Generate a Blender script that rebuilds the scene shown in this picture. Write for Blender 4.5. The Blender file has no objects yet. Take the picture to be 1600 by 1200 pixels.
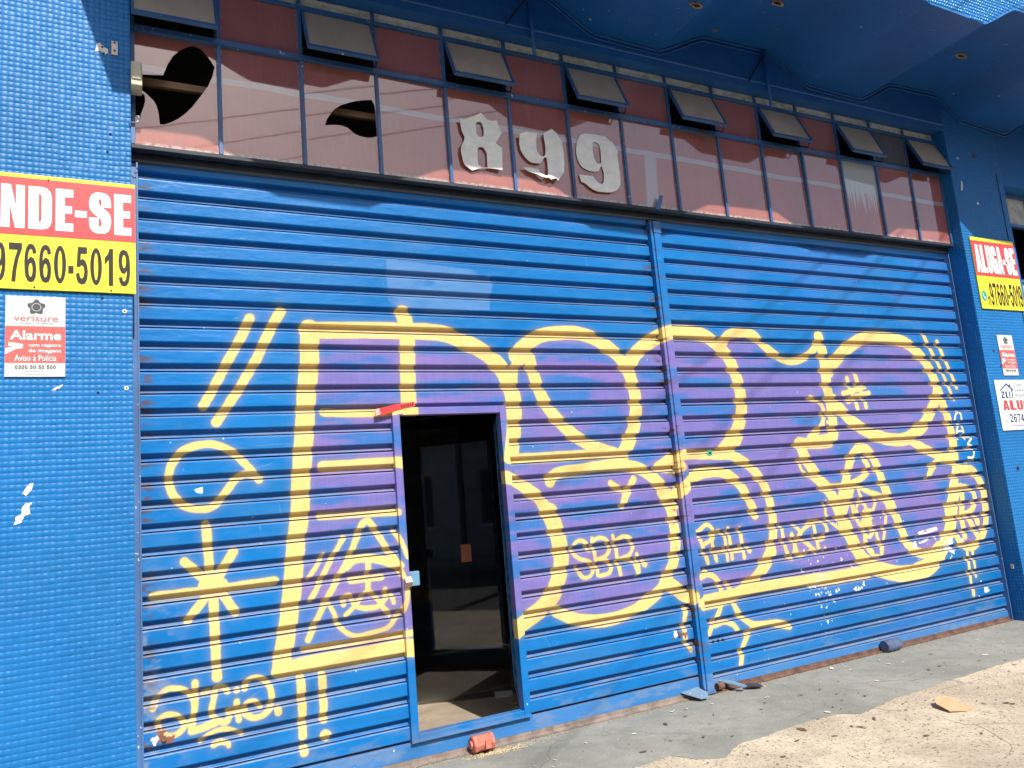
import bpy, math, random
import numpy as np
from mathutils import Matrix, Vector
random.seed(7); rng = np.random.default_rng(7)
scene = bpy.context.scene
COL = scene.collection

# ------------------------------------------------------------------ camera, sky, sun, exposure
cam = bpy.data.cameras.new('camera'); cam_o = bpy.data.objects.new('camera', cam); COL.objects.link(cam_o)
cam.sensor_fit = 'HORIZONTAL'; cam.sensor_width = 36.0; cam.lens = 1198.26 / 1600 * 36.0
cam.clip_start = 0.05; cam.clip_end = 900
_r = Vector((0.89062131, -0.44695693, -0.08380439)); _u = Vector((0.00588803, -0.1729388, 0.98491497)); _f = Vector((0.45470761, 0.87767971, 0.15139129))
_m = Matrix((_r, _u, -_f)).transposed().to_4x4(); _m.translation = Vector((1.09845, -4.39806, 1.43563)); cam_o.matrix_world = _m
scene.camera = cam_o
SUN_EL, SUN_AZ = math.radians(47.4), math.radians(2.0)          # azimuth measured from the street direction (-y) towards +x
world = bpy.data.worlds.new('World'); scene.world = world; world.use_nodes = True
_nt = world.node_tree; _bg = _nt.nodes['Background']; _sky = _nt.nodes.new('ShaderNodeTexSky')
_sky.sky_type = 'NISHITA'; _sky.sun_disc = False; _sky.sun_elevation = SUN_EL; _sky.sun_rotation = math.pi - SUN_AZ
_sky.air_density = 1.0; _sky.dust_density = 2.5; _sky.ozone_density = 1.0
_nt.links.new(_sky.outputs[0], _bg.inputs[0]); _bg.inputs[1].default_value = 0.112
sun = bpy.data.lights.new('sun', 'SUN'); sun.energy = 4.8; sun.angle = math.radians(0.55); sun.color = (1.0, 0.95, 0.87)
sun_o = bpy.data.objects.new('sun', sun); COL.objects.link(sun_o)
_s = Vector((math.sin(SUN_AZ) * math.cos(SUN_EL), -math.cos(SUN_AZ) * math.cos(SUN_EL), math.sin(SUN_EL)))
sun_o.rotation_euler = _s.to_track_quat('Z', 'Y').to_euler(); sun_o.location = (3, -8, 12)
vs = scene.view_settings; vs.view_transform = 'Standard'; vs.look = 'None'; vs.gamma = 1.0; vs.exposure = 0.40; vs.use_curve_mapping = False

# ------------------------------------------------------------------ measured sizes (metres; x along the shopfront, y into the shop, z up)
G = 0.02                                   # top of the painted apron
YF = -0.18                                 # face of the piers
XL, XR = 1.155, 8.20                       # opening
YW = -0.06                                 # window plane
WX0, WDX = 1.1451, 0.4704                  # first mullion, spacing
ZB, ZT, ZU, ZTOP = 3.4967, 4.2003, 4.5418, 4.625
PITCH = 0.12

STROKES=[
(0.098,0.085,[(2.084,2.528),(2.08,2.436),(2.07,2.296),(2.05,2.157),(2.036,2.017),(2.023,1.878),(2.007,1.745),(1.994,1.613),(1.986,1.486),(1.958,1.324),(1.943,1.204),(1.928,1.079),(1.91,0.97),(1.892,0.862),(1.868,0.752),(1.851,0.66)]),
(0.089,0.103,[(2.069,2.519),(2.237,2.523),(2.432,2.529),(2.634,2.529),(2.823,2.529),(2.951,2.511),(3.09,2.457),(3.22,2.385),(3.305,2.3),(3.349,2.205),(3.375,2.11),(3.375,2.025),(3.353,1.88),(3.321,1.726)]),
(0.088,0.085,[(2.657,2.641),(2.67,2.601),(2.678,2.5),(2.671,2.348),(2.666,2.199),(2.658,2.041),(2.661,2.001)]),
(0.048,0.052,[(2.144,2.036),(2.307,2.027),(2.502,2.029),(2.602,2.042)]),
(0.056,0.06,[(2.125,1.723),(2.291,1.725),(2.542,1.726),(2.582,1.719)]),
(0.037,0.039,[(2.094,1.443),(2.19,1.441),(2.314,1.44),(2.543,1.431)]),
(0.079,0.089,[(1.845,0.653),(2.058,0.66),(2.295,0.658),(2.533,0.664),(2.584,0.659)]),
(0.034,0.037,[(1.975,0.742),(2.239,0.738),(2.538,0.742),(2.59,0.744)]),
(0.058,0.065,[(3.293,1.707),(3.518,1.703),(3.762,1.705),(4.017,1.703),(4.209,1.69)]),
(0.063,0.08,[(3.593,1.542),(3.609,1.572),(3.685,1.599),(3.835,1.61),(4.007,1.624),(4.182,1.618),(4.296,1.597),(4.382,1.551),(4.474,1.478),(4.537,1.392),(4.573,1.314)]),
(0.071,0.073,[(3.267,1.59),(3.341,1.565),(3.406,1.52),(3.493,1.452),(3.54,1.374),(3.577,1.275),(3.605,1.163),(3.613,1.054)]),
(0.1,0.092,[(3.574,1.35),(3.608,1.238),(3.629,1.114),(3.62,1.006),(3.581,0.904),(3.532,0.817),(3.437,0.751),(3.341,0.706),(3.263,0.666),(3.208,0.636)]),
(0.071,0.071,[(3.559,0.728),(3.633,0.685),(3.717,0.65),(3.836,0.626),(3.944,0.621),(4.056,0.632),(4.181,0.66),(4.303,0.711),(4.401,0.769),(4.468,0.847),(4.521,0.928),(4.549,1.02),(4.562,1.122),(4.559,1.189)]),
(0.073,0.072,[(4.485,1.411),(4.528,1.351),(4.553,1.275),(4.56,1.176),(4.562,1.07),(4.532,0.952),(4.485,0.878)]),
(0.084,0.086,[(4.422,0.788),(4.468,0.782),(4.518,0.747),(4.568,0.705),(4.639,0.674)]),
(0.038,0.029,[(4.583,0.604),(4.558,0.524),(4.548,0.415),(4.584,0.331)]),
(0.085,0.091,[(3.418,2.376),(3.497,2.453),(3.626,2.522),(3.779,2.545),(3.908,2.548),(4.035,2.517),(4.161,2.451),(4.26,2.368),(4.315,2.264),(4.345,2.154),(4.347,2.028),(4.316,1.903),(4.261,1.792),(4.187,1.695),(4.144,1.67)]),
(0.075,0.078,[(3.517,2.41),(3.528,2.334),(3.544,2.253),(3.576,2.15),(3.626,2.041),(3.712,1.932),(3.826,1.831),(3.971,1.754),(4.122,1.704)]),
(0.063,0.06,[(3.464,2.366),(3.39,2.269),(3.39,2.141),(3.394,2.025),(3.375,1.9),(3.341,1.746)]),
(0.091,0.098,[(4.324,2.281),(4.373,2.386),(4.467,2.458),(4.592,2.53),(4.746,2.575),(4.868,2.585),(5.02,2.569),(5.15,2.5),(5.247,2.408),(5.301,2.295),(5.335,2.158),(5.334,2.008),(5.286,1.874),(5.204,1.767),(5.096,1.682)]),
(0.074,0.048,[(5.22,2.504),(5.306,2.569),(5.441,2.589),(5.561,2.571),(5.628,2.503),(5.731,2.435),(5.837,2.378),(5.953,2.367),(6.08,2.399),(6.204,2.468),(6.276,2.546),(6.294,2.592)]),
(0.094,0.089,[(6.281,2.574),(6.299,2.447),(6.297,2.311),(6.294,2.177),(6.3,2.087),(6.301,1.972),(6.3,1.866),(6.292,1.778),(6.23,1.719),(6.039,1.709)]),
(0.082,0.077,[(6.302,1.857),(6.284,1.743),(6.194,1.695),(5.871,1.699)]),
(0.094,0.096,[(5.894,1.698),(5.919,1.612),(5.985,1.499),(6.069,1.384),(6.139,1.312),(6.191,1.215),(6.229,1.102),(6.259,1.015),(6.302,0.926),(6.345,0.838)]),
(0.101,0.124,[(6.268,1.056),(6.316,0.933),(6.357,0.837),(6.412,0.747),(6.511,0.681),(6.677,0.616),(6.866,0.577),(7.068,0.571),(7.215,0.598),(7.362,0.671)]),
(0.114,0.125,[(7.044,0.582),(7.219,0.615),(7.367,0.689),(7.471,0.778),(7.557,0.88),(7.622,1.013),(7.682,1.149),(7.722,1.241)]),
(0.084,0.088,[(7.574,1.027),(7.662,1.16),(7.737,1.297),(7.783,1.408),(7.801,1.532),(7.808,1.658),(7.798,1.775),(7.779,1.892),(7.749,1.991),(7.724,2.07),(7.715,2.168)]),
(0.07,0.073,[(6.812,1.301),(6.856,1.147),(6.904,1.01),(6.952,0.873),(7.011,0.779),(7.132,0.714),(7.273,0.712),(7.369,0.752)]),
(0.073,0.078,[(6.232,1.203),(6.3,1.292),(6.371,1.417),(6.433,1.527),(6.5,1.598),(6.579,1.634),(6.653,1.618),(6.721,1.538),(6.762,1.429),(6.797,1.293),(6.833,1.166),(6.886,1.047),(6.934,0.91),(6.966,0.819)]),
(0.098,0.097,[(6.341,2.285),(6.451,2.385),(6.616,2.488),(6.792,2.562),(6.977,2.594),(7.143,2.588),(7.349,2.554),(7.492,2.478),(7.6,2.375),(7.672,2.247),(7.709,2.129),(7.658,2.022),(7.554,1.907),(7.439,1.805),(7.305,1.734),(7.137,1.684),(6.958,1.691),(6.804,1.729),(6.658,1.784),(6.531,1.859),(6.434,1.942),(6.341,2.042)]),
(0.076,0.075,[(7.722,2.149),(7.749,2.05),(7.766,1.942),(7.794,1.843),(7.8,1.726),(7.789,1.6)]),
(0.075,0.078,[(7.232,1.671),(7.398,1.589),(7.601,1.518),(7.776,1.495)]),
(0.059,0.048,[(7.597,1.504),(7.475,1.435),(7.408,1.373),(7.387,1.346)]),
(0.071,0.072,[(7.639,1.492),(7.768,1.467)]),
(0.039,0.039,[(6.545,2.221),(6.564,2.13),(6.607,2.029),(6.62,1.965)]),
(0.04,0.04,[(6.65,2.253),(6.675,2.156),(6.717,2.046),(6.728,1.977)]),
(0.041,0.042,[(6.473,2.094),(6.629,2.124),(6.754,2.154)]),
(0.041,0.042,[(6.516,2.026),(6.643,2.07),(6.788,2.095)]),
(0.042,0.032,[(7.644,2.62),(7.705,2.491),(7.787,2.337),(7.855,2.187),(7.923,2.023)]),
(0.04,0.035,[(7.823,2.563),(7.892,2.383),(7.949,2.247),(7.993,2.132)]),
(0.022,0.022,[(7.883,1.831),(7.913,1.884),(7.958,1.906),(7.986,1.878),(7.984,1.823)]),
(0.022,0.022,[(7.875,1.66),(7.884,1.733),(7.916,1.781),(7.956,1.785),(7.975,1.74),(7.978,1.656)]),
(0.017,0.017,[(7.886,1.728),(7.98,1.73)]),
(0.021,0.021,[(7.996,1.675),(8.08,1.664),(8.031,1.622),(8.015,1.601),(8.067,1.589)]),
(0.021,0.021,[(7.99,1.567),(8.078,1.561),(8.082,1.519),(8.053,1.483),(7.987,1.485)]),
(0.017,0.017,[(7.962,1.442),(8.109,1.457)]),
(0.075,0.076,[(7.826,1.396),(7.93,1.381),(8.018,1.361),(8.083,1.285),(8.116,1.205),(8.117,1.098),(8.103,0.993)]),
(0.064,0.06,[(8.111,1.215),(8.122,1.088),(8.105,0.974),(8.044,0.836),(7.946,0.75),(7.831,0.701),(7.742,0.71),(7.671,0.754),(7.624,0.828)]),
(0.057,0.056,[(7.812,1.235),(7.791,1.094),(7.743,0.975),(7.747,0.863),(7.744,0.798)]),
(0.051,0.05,[(7.856,1.227),(7.961,1.186),(7.975,1.109),(7.935,1.04),(7.829,0.992),(7.758,1.012)]),
(0.055,0.055,[(7.817,0.979),(7.874,0.879),(7.927,0.795)]),
(0.058,0.058,[(7.95,0.944),(7.954,0.906)]),
(0.035,0.03,[(7.741,0.678),(7.735,0.549),(7.724,0.404)]),
(0.033,0.028,[(7.815,0.67),(7.813,0.541),(7.806,0.449)]),
(0.037,0.037,[(7.734,0.33),(7.732,0.298)]),
(0.049,0.047,[(6.604,1.535),(6.633,1.49),(6.622,1.441),(6.56,1.397),(6.461,1.363),(6.329,1.337)]),
(0.044,0.045,[(6.395,1.355),(6.501,1.317),(6.606,1.266),(6.716,1.232),(6.777,1.184),(6.805,1.133)]),
(0.029,0.029,[(6.475,1.315),(6.49,1.253),(6.531,1.163),(6.562,1.074),(6.568,0.987)]),
(0.025,0.025,[(6.368,1.287),(6.375,1.158),(6.384,1.072)]),
(0.028,0.027,[(6.702,1.229),(6.629,1.138),(6.581,1.055)]),
(0.028,0.027,[(6.78,1.1),(6.74,0.998),(6.687,0.872),(6.641,0.799)]),
(0.024,0.024,[(6.092,1.231),(6.065,1.132),(6.122,1.056),(6.207,1.002)]),
(0.088,0.06,[(6.396,1.329),(6.331,1.23),(6.264,1.124),(6.231,1.026)]),
(0.03,0.031,[(6.086,1.349),(6.256,1.346),(6.431,1.344)]),
(0.019,0.019,[(6.43,1.111),(6.424,1.154),(6.467,1.192),(6.514,1.173),(6.534,1.119)]),
(0.023,0.023,[(6.423,1.077),(6.428,1.017),(6.508,1.061),(6.547,1.006),(6.606,0.984)]),
(0.063,0.041,[(6.581,1.098),(6.517,1.043),(6.455,0.997)]),
(0.023,0.023,[(6.486,1.02),(6.414,1.039),(6.407,1.121),(6.389,1.2),(6.392,1.311)]),
(0.035,0.035,[(6.507,1.113),(6.553,1.031),(6.502,0.976),(6.47,0.893),(6.535,0.785)]),
(0.031,0.031,[(6.488,0.917),(6.539,0.914),(6.602,0.967),(6.618,0.896),(6.647,0.824),(6.638,0.757)]),
(0.027,0.026,[(6.778,1.1),(6.736,0.981),(6.687,0.872),(6.646,0.764)]),
(0.031,0.031,[(6.45,0.861),(6.531,0.768),(6.627,0.739)]),
(0.026,0.026,[(5.861,1.573),(5.869,1.497),(5.938,1.443),(6.01,1.388)]),
(0.035,0.034,[(6.188,1.843),(6.087,1.768),(5.982,1.725)]),
(0.041,0.04,[(6.084,2.064),(6.176,2.026),(6.211,1.956),(6.181,1.86),(6.104,1.793),(6.005,1.749)]),
(0.031,0.031,[(6.24,1.859),(6.311,1.839)]),
(0.066,0.071,[(4.479,1.589),(4.534,1.615),(4.602,1.645),(4.711,1.665),(4.873,1.661),(5.039,1.651),(5.174,1.638),(5.283,1.588),(5.366,1.522),(5.434,1.438),(5.477,1.342),(5.498,1.225),(5.497,1.119),(5.482,1.024),(5.446,0.941),(5.384,0.861),(5.317,0.783),(5.275,0.745)]),
(0.083,0.081,[(5.443,0.903),(5.386,0.837),(5.304,0.766),(5.21,0.702),(5.094,0.651),(4.958,0.629),(4.802,0.618),(4.715,0.62)]),
(0.097,0.095,[(5.26,1.798),(5.193,1.717),(5.104,1.663)]),
(0.073,0.066,[(4.664,1.424),(4.737,1.482),(4.84,1.518),(4.964,1.53),(5.085,1.512),(5.168,1.463),(5.237,1.389),(5.286,1.303),(5.319,1.222),(5.325,1.191)]),
(0.075,0.074,[(4.694,1.447),(4.619,1.402),(4.554,1.349)]),
(0.065,0.066,[(4.51,1.587),(4.602,1.574),(4.667,1.583)]),
(0.067,0.08,[(4.73,0.637),(5.027,0.646),(5.298,0.659),(5.579,0.658),(5.872,0.648),(6.178,0.635)]),
(0.087,0.094,[(5.803,0.648),(6.058,0.642),(6.301,0.642),(6.464,0.64)]),
(0.04,0.04,[(4.988,0.729),(4.998,0.645)]),
(0.037,0.036,[(4.757,0.815),(4.838,0.802),(4.895,0.755),(4.915,0.694),(4.909,0.628),(4.879,0.555),(4.822,0.487),(4.765,0.419),(4.741,0.371)]),
(0.035,0.035,[(4.821,0.454),(4.906,0.47),(4.985,0.439),(5.021,0.396)]),
(0.038,0.056,[(5.01,0.585),(5.055,0.502),(5.148,0.426),(5.252,0.401),(5.388,0.391),(5.522,0.355)]),
(0.039,0.037,[(5.237,0.396),(5.139,0.374),(5.072,0.307),(5.037,0.245),(5.012,0.159)]),
(0.054,0.033,[(4.731,0.803),(4.782,0.812),(4.805,0.833)]),
(0.041,0.042,[(4.066,1.505),(4.127,1.464),(4.185,1.435)]),
(0.045,0.052,[(4.259,1.52),(4.22,1.465),(4.172,1.403),(4.153,1.354)]),
(0.025,0.024,[(3.84,1.078),(3.821,1.129),(3.774,1.147),(3.73,1.124),(3.718,1.077),(3.76,1.032),(3.832,1.007),(3.86,0.966),(3.84,0.92),(3.787,0.906),(3.75,0.941),(3.742,0.981)]),
(0.025,0.025,[(3.874,1.151),(3.881,1.067),(3.888,0.99),(3.891,0.911)]),
(0.025,0.025,[(3.871,1.131),(3.924,1.15),(3.982,1.134),(4.008,1.082),(3.969,1.03),(3.908,1.016)]),
(0.025,0.025,[(3.908,1.016),(3.966,1.003),(4.004,0.971),(3.981,0.918),(3.907,0.906)]),
(0.026,0.025,[(4.04,1.153),(4.053,1.085),(4.058,0.993),(4.072,0.897)]),
(0.026,0.026,[(4.048,1.113),(4.121,1.142),(4.18,1.122),(4.193,1.071),(4.157,1.017),(4.085,0.997)]),
(0.026,0.026,[(4.102,0.995),(4.17,0.981),(4.2,0.935),(4.214,0.877)]),
(0.026,0.026,[(4.219,1.014),(4.222,0.968),(4.223,0.897)]),
(0.041,0.041,[(4.269,0.954),(4.276,0.939)]),
(0.028,0.028,[(4.751,1.115),(4.781,1.049),(4.804,0.969),(4.823,0.889)]),
(0.028,0.028,[(4.766,1.114),(4.849,1.155),(4.899,1.121),(4.881,1.049),(4.816,1.024)]),
(0.028,0.028,[(4.904,0.895),(4.896,0.949),(4.885,1.029),(4.919,1.09),(4.963,1.099),(5.004,1.062),(5.009,0.977),(5.008,0.889)]),
(0.028,0.028,[(4.889,0.958),(5.012,0.952)]),
(0.029,0.028,[(5.047,1.111),(5.052,0.993),(5.052,0.894)]),
(0.029,0.029,[(5.16,1.101),(5.164,0.982),(5.168,0.891)]),
(0.028,0.029,[(5.05,0.943),(5.165,0.949)]),
(0.039,0.039,[(5.222,0.948),(5.225,0.933)]),
(0.029,0.029,[(5.577,1.086),(5.581,0.971),(5.599,0.876),(5.639,0.833),(5.683,0.909),(5.668,1.01)]),
(0.029,0.03,[(5.674,1.014),(5.69,0.929),(5.713,0.859),(5.77,0.848)]),
(0.03,0.03,[(5.715,1.074),(5.765,1.011),(5.725,0.957)]),
(0.03,0.029,[(5.906,1.08),(5.807,1.039),(5.743,0.992),(5.79,0.951),(5.858,0.891),(5.809,0.856),(5.713,0.859)]),
(0.03,0.03,[(5.916,1.077),(5.924,0.98),(5.933,0.873)]),
(0.03,0.03,[(5.899,1.084),(6.006,1.08),(6.056,1.022),(6.024,0.96),(5.931,0.937)]),
(0.03,0.03,[(5.783,0.952),(5.861,0.891),(5.913,0.849)]),
(0.03,0.03,[(6.005,0.868),(6.01,0.859)]),
(0.05,0.047,[(1.75,2.578),(1.695,2.459),(1.62,2.319),(1.555,2.191),(1.497,2.086)]),
(0.052,0.047,[(1.924,2.633),(1.852,2.499),(1.777,2.342),(1.677,2.169),(1.56,1.994)]),
(0.04,0.04,[(1.772,1.67),(1.724,1.734),(1.636,1.83),(1.555,1.871),(1.491,1.877),(1.396,1.849),(1.337,1.781),(1.32,1.698),(1.338,1.622),(1.391,1.56),(1.46,1.536),(1.531,1.545),(1.589,1.604),(1.648,1.678),(1.707,1.707),(1.773,1.683)]),
(0.043,0.043,[(1.496,1.452),(1.51,1.186)]),
(0.045,0.044,[(1.523,1.076),(1.532,0.674)]),
(0.043,0.047,[(1.241,1.114),(1.524,1.114),(1.832,1.12)]),
(0.044,0.045,[(1.388,1.271),(1.494,1.161)]),
(0.046,0.045,[(1.626,1.295),(1.546,1.171)]),
(0.041,0.042,[(1.398,0.977),(1.487,1.081)]),
(0.043,0.043,[(1.631,0.985),(1.571,1.086)]),
(0.079,0.08,[(1.493,1.134),(1.556,1.126)]),
(0.026,0.026,[(1.231,0.577),(1.242,0.607),(1.265,0.639),(1.304,0.659),(1.344,0.652),(1.383,0.631),(1.414,0.593),(1.423,0.55)]),
(0.029,0.029,[(1.427,0.666),(1.428,0.609),(1.424,0.55),(1.414,0.492),(1.404,0.439)]),
(0.036,0.037,[(1.407,0.438),(1.447,0.44),(1.492,0.449),(1.518,0.455)]),
(0.026,0.026,[(1.403,0.471),(1.38,0.471),(1.367,0.455),(1.34,0.438),(1.305,0.436),(1.271,0.457),(1.254,0.491),(1.259,0.52),(1.289,0.535),(1.328,0.528),(1.359,0.503),(1.376,0.476)]),
(0.028,0.028,[(1.581,0.596),(1.57,0.612),(1.542,0.623),(1.521,0.609),(1.513,0.57),(1.503,0.53),(1.508,0.488),(1.534,0.46),(1.566,0.449),(1.585,0.468),(1.59,0.5)]),
(0.025,0.025,[(1.464,0.607),(1.489,0.611)]),
(0.027,0.027,[(1.624,0.541),(1.623,0.503),(1.632,0.447)]),
(0.028,0.028,[(1.625,0.592),(1.628,0.594)]),
(0.029,0.029,[(1.664,0.595),(1.679,0.626),(1.718,0.639),(1.761,0.621),(1.789,0.583),(1.799,0.537),(1.796,0.494),(1.775,0.46),(1.74,0.443),(1.697,0.445),(1.665,0.469)]),
(0.024,0.024,[(1.742,0.49),(1.709,0.525),(1.676,0.522),(1.663,0.5),(1.665,0.469)]),
(0.035,0.035,[(1.828,0.462),(1.829,0.445)]),
(0.031,0.031,[(1.586,0.496),(1.623,0.49),(1.661,0.486)]),
(0.021,0.022,[(1.446,0.38),(1.482,0.404),(1.528,0.418),(1.574,0.413),(1.62,0.391),(1.645,0.376)]),
(0.023,0.023,[(1.508,0.349),(1.54,0.356),(1.575,0.344),(1.58,0.331)]),
(0.042,0.041,[(1.952,0.602),(1.954,0.465),(1.951,0.303)]),
(0.041,0.04,[(2.066,0.593),(2.067,0.488),(2.065,0.367)]),
(0.041,0.041,[(1.953,0.238),(1.954,0.219)]),
(0.051,0.051,[(2.069,0.284),(2.075,0.276)]),
(0.036,0.033,[(2.368,1.399),(2.335,1.384),(2.307,1.326),(2.28,1.275),(2.245,1.195),(2.199,1.129),(2.159,1.064),(2.121,1.005),(2.076,0.93),(2.038,0.862),(2,0.788)]),
(0.036,0.036,[(2.368,1.399),(2.397,1.36),(2.432,1.296),(2.472,1.225),(2.508,1.173),(2.54,1.126)]),
(0.045,0.047,[(2.23,1.155),(2.275,1.186),(2.356,1.186),(2.437,1.168),(2.524,1.128)]),
(0.026,0.027,[(2.517,1.325),(2.552,1.26),(2.585,1.17)]),
(0.035,0.036,[(2.251,1.073),(2.343,1.074),(2.428,1.072)]),
(0.032,0.031,[(2.355,1.165),(2.35,1.088),(2.346,1.017)]),
(0.027,0.028,[(2.202,0.948),(2.21,0.987),(2.246,0.989),(2.268,0.933),(2.31,0.916),(2.346,0.911),(2.403,0.915),(2.449,0.957),(2.446,0.999)]),
(0.026,0.028,[(2.211,0.889),(2.261,0.928),(2.313,0.98),(2.345,0.999),(2.387,0.97),(2.421,0.913),(2.469,0.859)]),
(0.022,0.022,[(2.119,0.965),(2.146,0.909),(2.162,0.872)]),
(0.024,0.026,[(2.151,0.886),(2.172,0.837),(2.218,0.79),(2.277,0.769),(2.363,0.774),(2.452,0.79),(2.499,0.837),(2.547,0.884),(2.568,0.953),(2.564,1.039),(2.535,1.103)]),
(0.022,0.022,[(2.102,1.233),(2.064,1.179),(2.027,1.131),(2.014,1.116)]),
(0.028,0.026,[(2.22,1.316),(2.181,1.255),(2.136,1.189),(2.097,1.123),(2.058,1.053),(2.021,0.995)]),
(0.022,0.022,[(2.482,0.964),(2.492,0.921)]),
]
CREAM=(40,46)
FILLS=[
[(2.068,2.512),(2.373,2.532),(2.696,2.533),(2.952,2.523),(3.147,2.455),(3.287,2.33),(3.377,2.194),(3.38,1.983),(3.332,1.715),(3.32,1.593),(3.384,1.536),(3.493,1.459),(3.584,1.276),(3.613,1.053),(3.617,1.008),(3.531,0.818),(3.34,0.707),(3.209,0.642),(2.544,0.659),(2.297,0.66),(2.058,0.662),(1.854,0.659),(1.868,0.756),(1.928,1.079),(1.986,1.486),(2.023,1.878),(2.08,2.44)],
[(3.347,2.026),(3.363,2.194),(3.394,2.378),(3.498,2.466),(3.626,2.526),(3.908,2.551),(4.162,2.455),(4.305,2.29),(4.373,2.388),(4.468,2.46),(4.593,2.534),(4.746,2.577),(4.869,2.59),(5.02,2.574),(5.148,2.507),(5.241,2.529),(5.307,2.571),(5.442,2.594),(5.56,2.577),(5.629,2.505),(5.734,2.439),(5.834,2.378),(5.954,2.374),(6.083,2.401),(6.19,2.462),(6.267,2.544),(6.299,2.447),(6.326,2.284),(6.454,2.383),(6.617,2.49),(6.793,2.567),(6.981,2.599),(7.146,2.591),(7.354,2.561),(7.492,2.481),(7.6,2.375),(7.675,2.245),(7.716,2.127),(7.756,1.932),(7.765,1.727),(7.786,1.599),(7.805,1.534),(7.792,1.419),(8.023,1.378),(8.093,1.292),(8.134,1.202),(8.103,0.995),(8.115,0.971),(8.047,0.834),(7.833,0.707),(7.744,0.716),(7.618,0.817),(7.466,0.777),(7.353,0.68),(7.188,0.601),(6.975,0.583),(6.773,0.58),(6.681,0.622),(6.51,0.687),(6.303,0.64),(5.875,0.651),(5.578,0.663),(5.297,0.655),(5.027,0.639),(4.804,0.624),(4.672,0.706),(4.642,0.697),(4.51,0.757),(4.402,0.77),(4.182,0.655),(3.921,0.625),(3.68,0.663),(3.53,0.811),(3.617,1.008),(3.584,1.276),(3.493,1.459),(3.384,1.536),(3.314,1.675)],
]
TORN=[[(7.136,0.895),(7.381,0.916),(7.391,0.888),(7.144,0.857),(7.12,0.795),(7.258,0.808),(7.265,0.834),(7.13,0.804)],[(7.03,0.804),(7.085,0.825),(7.089,0.771),(7.046,0.765)],[(7.452,0.789),(7.562,0.806),(7.567,0.663),(7.504,0.691)],[(1.443,1.64),(1.485,1.651),(1.484,1.614),(1.453,1.622)],[(7.894,0.339),(7.949,0.338),(7.946,0.294),(7.89,0.296)]]
GREYPATCH= [(2.576,2.987),(3.281,2.948),(3.299,2.883),(3.258,2.685),(2.919,2.664),(2.644,2.682),(2.568,2.719)]
APRON = [(3.455,-.83),(3.552,-.826),(3.724,-.806),(3.793,-.949),(3.918,-1.021),(4.115,-.905),(4.342,-.902),(4.511,-.883),(4.716,-.871),(4.924,-.892),(5.013,-.979),(5.224,-.938),(5.433,-.901),(5.688,-.897),(6.006,-.872),(6.195,-.87),(6.381,-.856),(6.661,-.852),(6.881,-.858)]
D8 = [(3.105,3.964),(3.138,3.965),(3.205,3.991),(3.259,4.019),(3.285,4.005),(3.309,3.987),(3.345,3.985),(3.381,3.991),(3.402,3.951),(3.422,3.917),(3.366,3.832),(3.412,3.804),(3.393,3.638),(3.303,3.642),(3.246,3.637),(3.174,3.612),(3.138,3.632),(3.118,3.645),(3.109,3.666),(3.099,3.737),(3.106,3.774),(3.13,3.813),(3.137,3.841),(3.117,3.884),(3.112,3.93)]
D8H1 = [(3.23,3.952),(3.238,3.964),(3.25,3.968),(3.264,3.968),(3.273,3.963),(3.285,3.928),(3.284,3.90),(3.281,3.877),(3.265,3.861),(3.241,3.862),(3.23,3.874),(3.227,3.892),(3.228,3.92)]
D8H2 = [(3.226,3.764),(3.233,3.78),(3.244,3.787),(3.258,3.788),(3.272,3.786),(3.285,3.768),(3.293,3.746),(3.291,3.70),(3.288,3.645),(3.25,3.64),(3.222,3.659),(3.221,3.71)]
D9 = [(3.551,3.921),(3.597,3.94),(3.689,3.948),(3.684,3.89),(3.68,3.84),(3.686,3.815),(3.697,3.801),(3.708,3.79),(3.721,3.786),(3.737,3.79),(3.748,3.802),(3.756,3.844),(3.754,3.90),(3.748,3.963),(3.785,3.985),(3.821,4.007),(3.857,3.98),(3.894,3.925),(3.901,3.835),(3.898,3.76),(3.888,3.689),(3.84,3.635),(3.822,3.612),(3.806,3.628),(3.78,3.619),(3.765,3.612),(3.752,3.624),(3.72,3.622),(3.685,3.628),(3.66,3.64),(3.6,3.653),(3.553,3.682),(3.61,3.69),(3.679,3.686),(3.686,3.663),(3.703,3.648),(3.725,3.639),(3.738,3.64),(3.748,3.648),(3.756,3.68),(3.76,3.732),(3.758,3.779),(3.75,3.785),(3.739,3.78),(3.703,3.733),(3.67,3.729),(3.633,3.73),(3.607,3.742),(3.586,3.762),(3.568,3.785),(3.554,3.816),(3.549,3.86)]
D9B = [(4.044,3.977),(4.056,3.993),(4.074,4.006),(4.11,4.019),(4.19,4.024),(4.276,4.022),(4.30,3.998),(4.334,3.977),(4.35,3.95),(4.37,3.919),(4.362,3.88),(4.365,3.824),(4.369,3.744),(4.361,3.656),(4.343,3.622),(4.316,3.601),(4.28,3.585),(4.236,3.58),(4.16,3.577),(4.12,3.588),(4.089,3.605),(4.06,3.628),(4.025,3.64),(4.017,3.693),(4.133,3.693),(4.145,3.677),(4.157,3.662),(4.175,3.647),(4.195,3.639),(4.21,3.644),(4.221,3.658),(4.229,3.69),(4.234,3.733),(4.22,3.786),(4.204,3.77),(4.19,3.74),(4.16,3.732),(4.124,3.731),(4.085,3.738),(4.052,3.752),(4.031,3.776),(4.018,3.808),(4.012,3.85),(4.015,3.893),(4.026,3.94)]
D9BH = [(4.162,3.952),(4.176,3.962),(4.193,3.965),(4.21,3.956),(4.221,3.942),(4.225,3.91),(4.224,3.88),(4.221,3.811),(4.208,3.80),(4.193,3.797),(4.178,3.803),(4.168,3.817),(4.160,3.84),(4.157,3.871),(4.157,3.92)]


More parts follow.
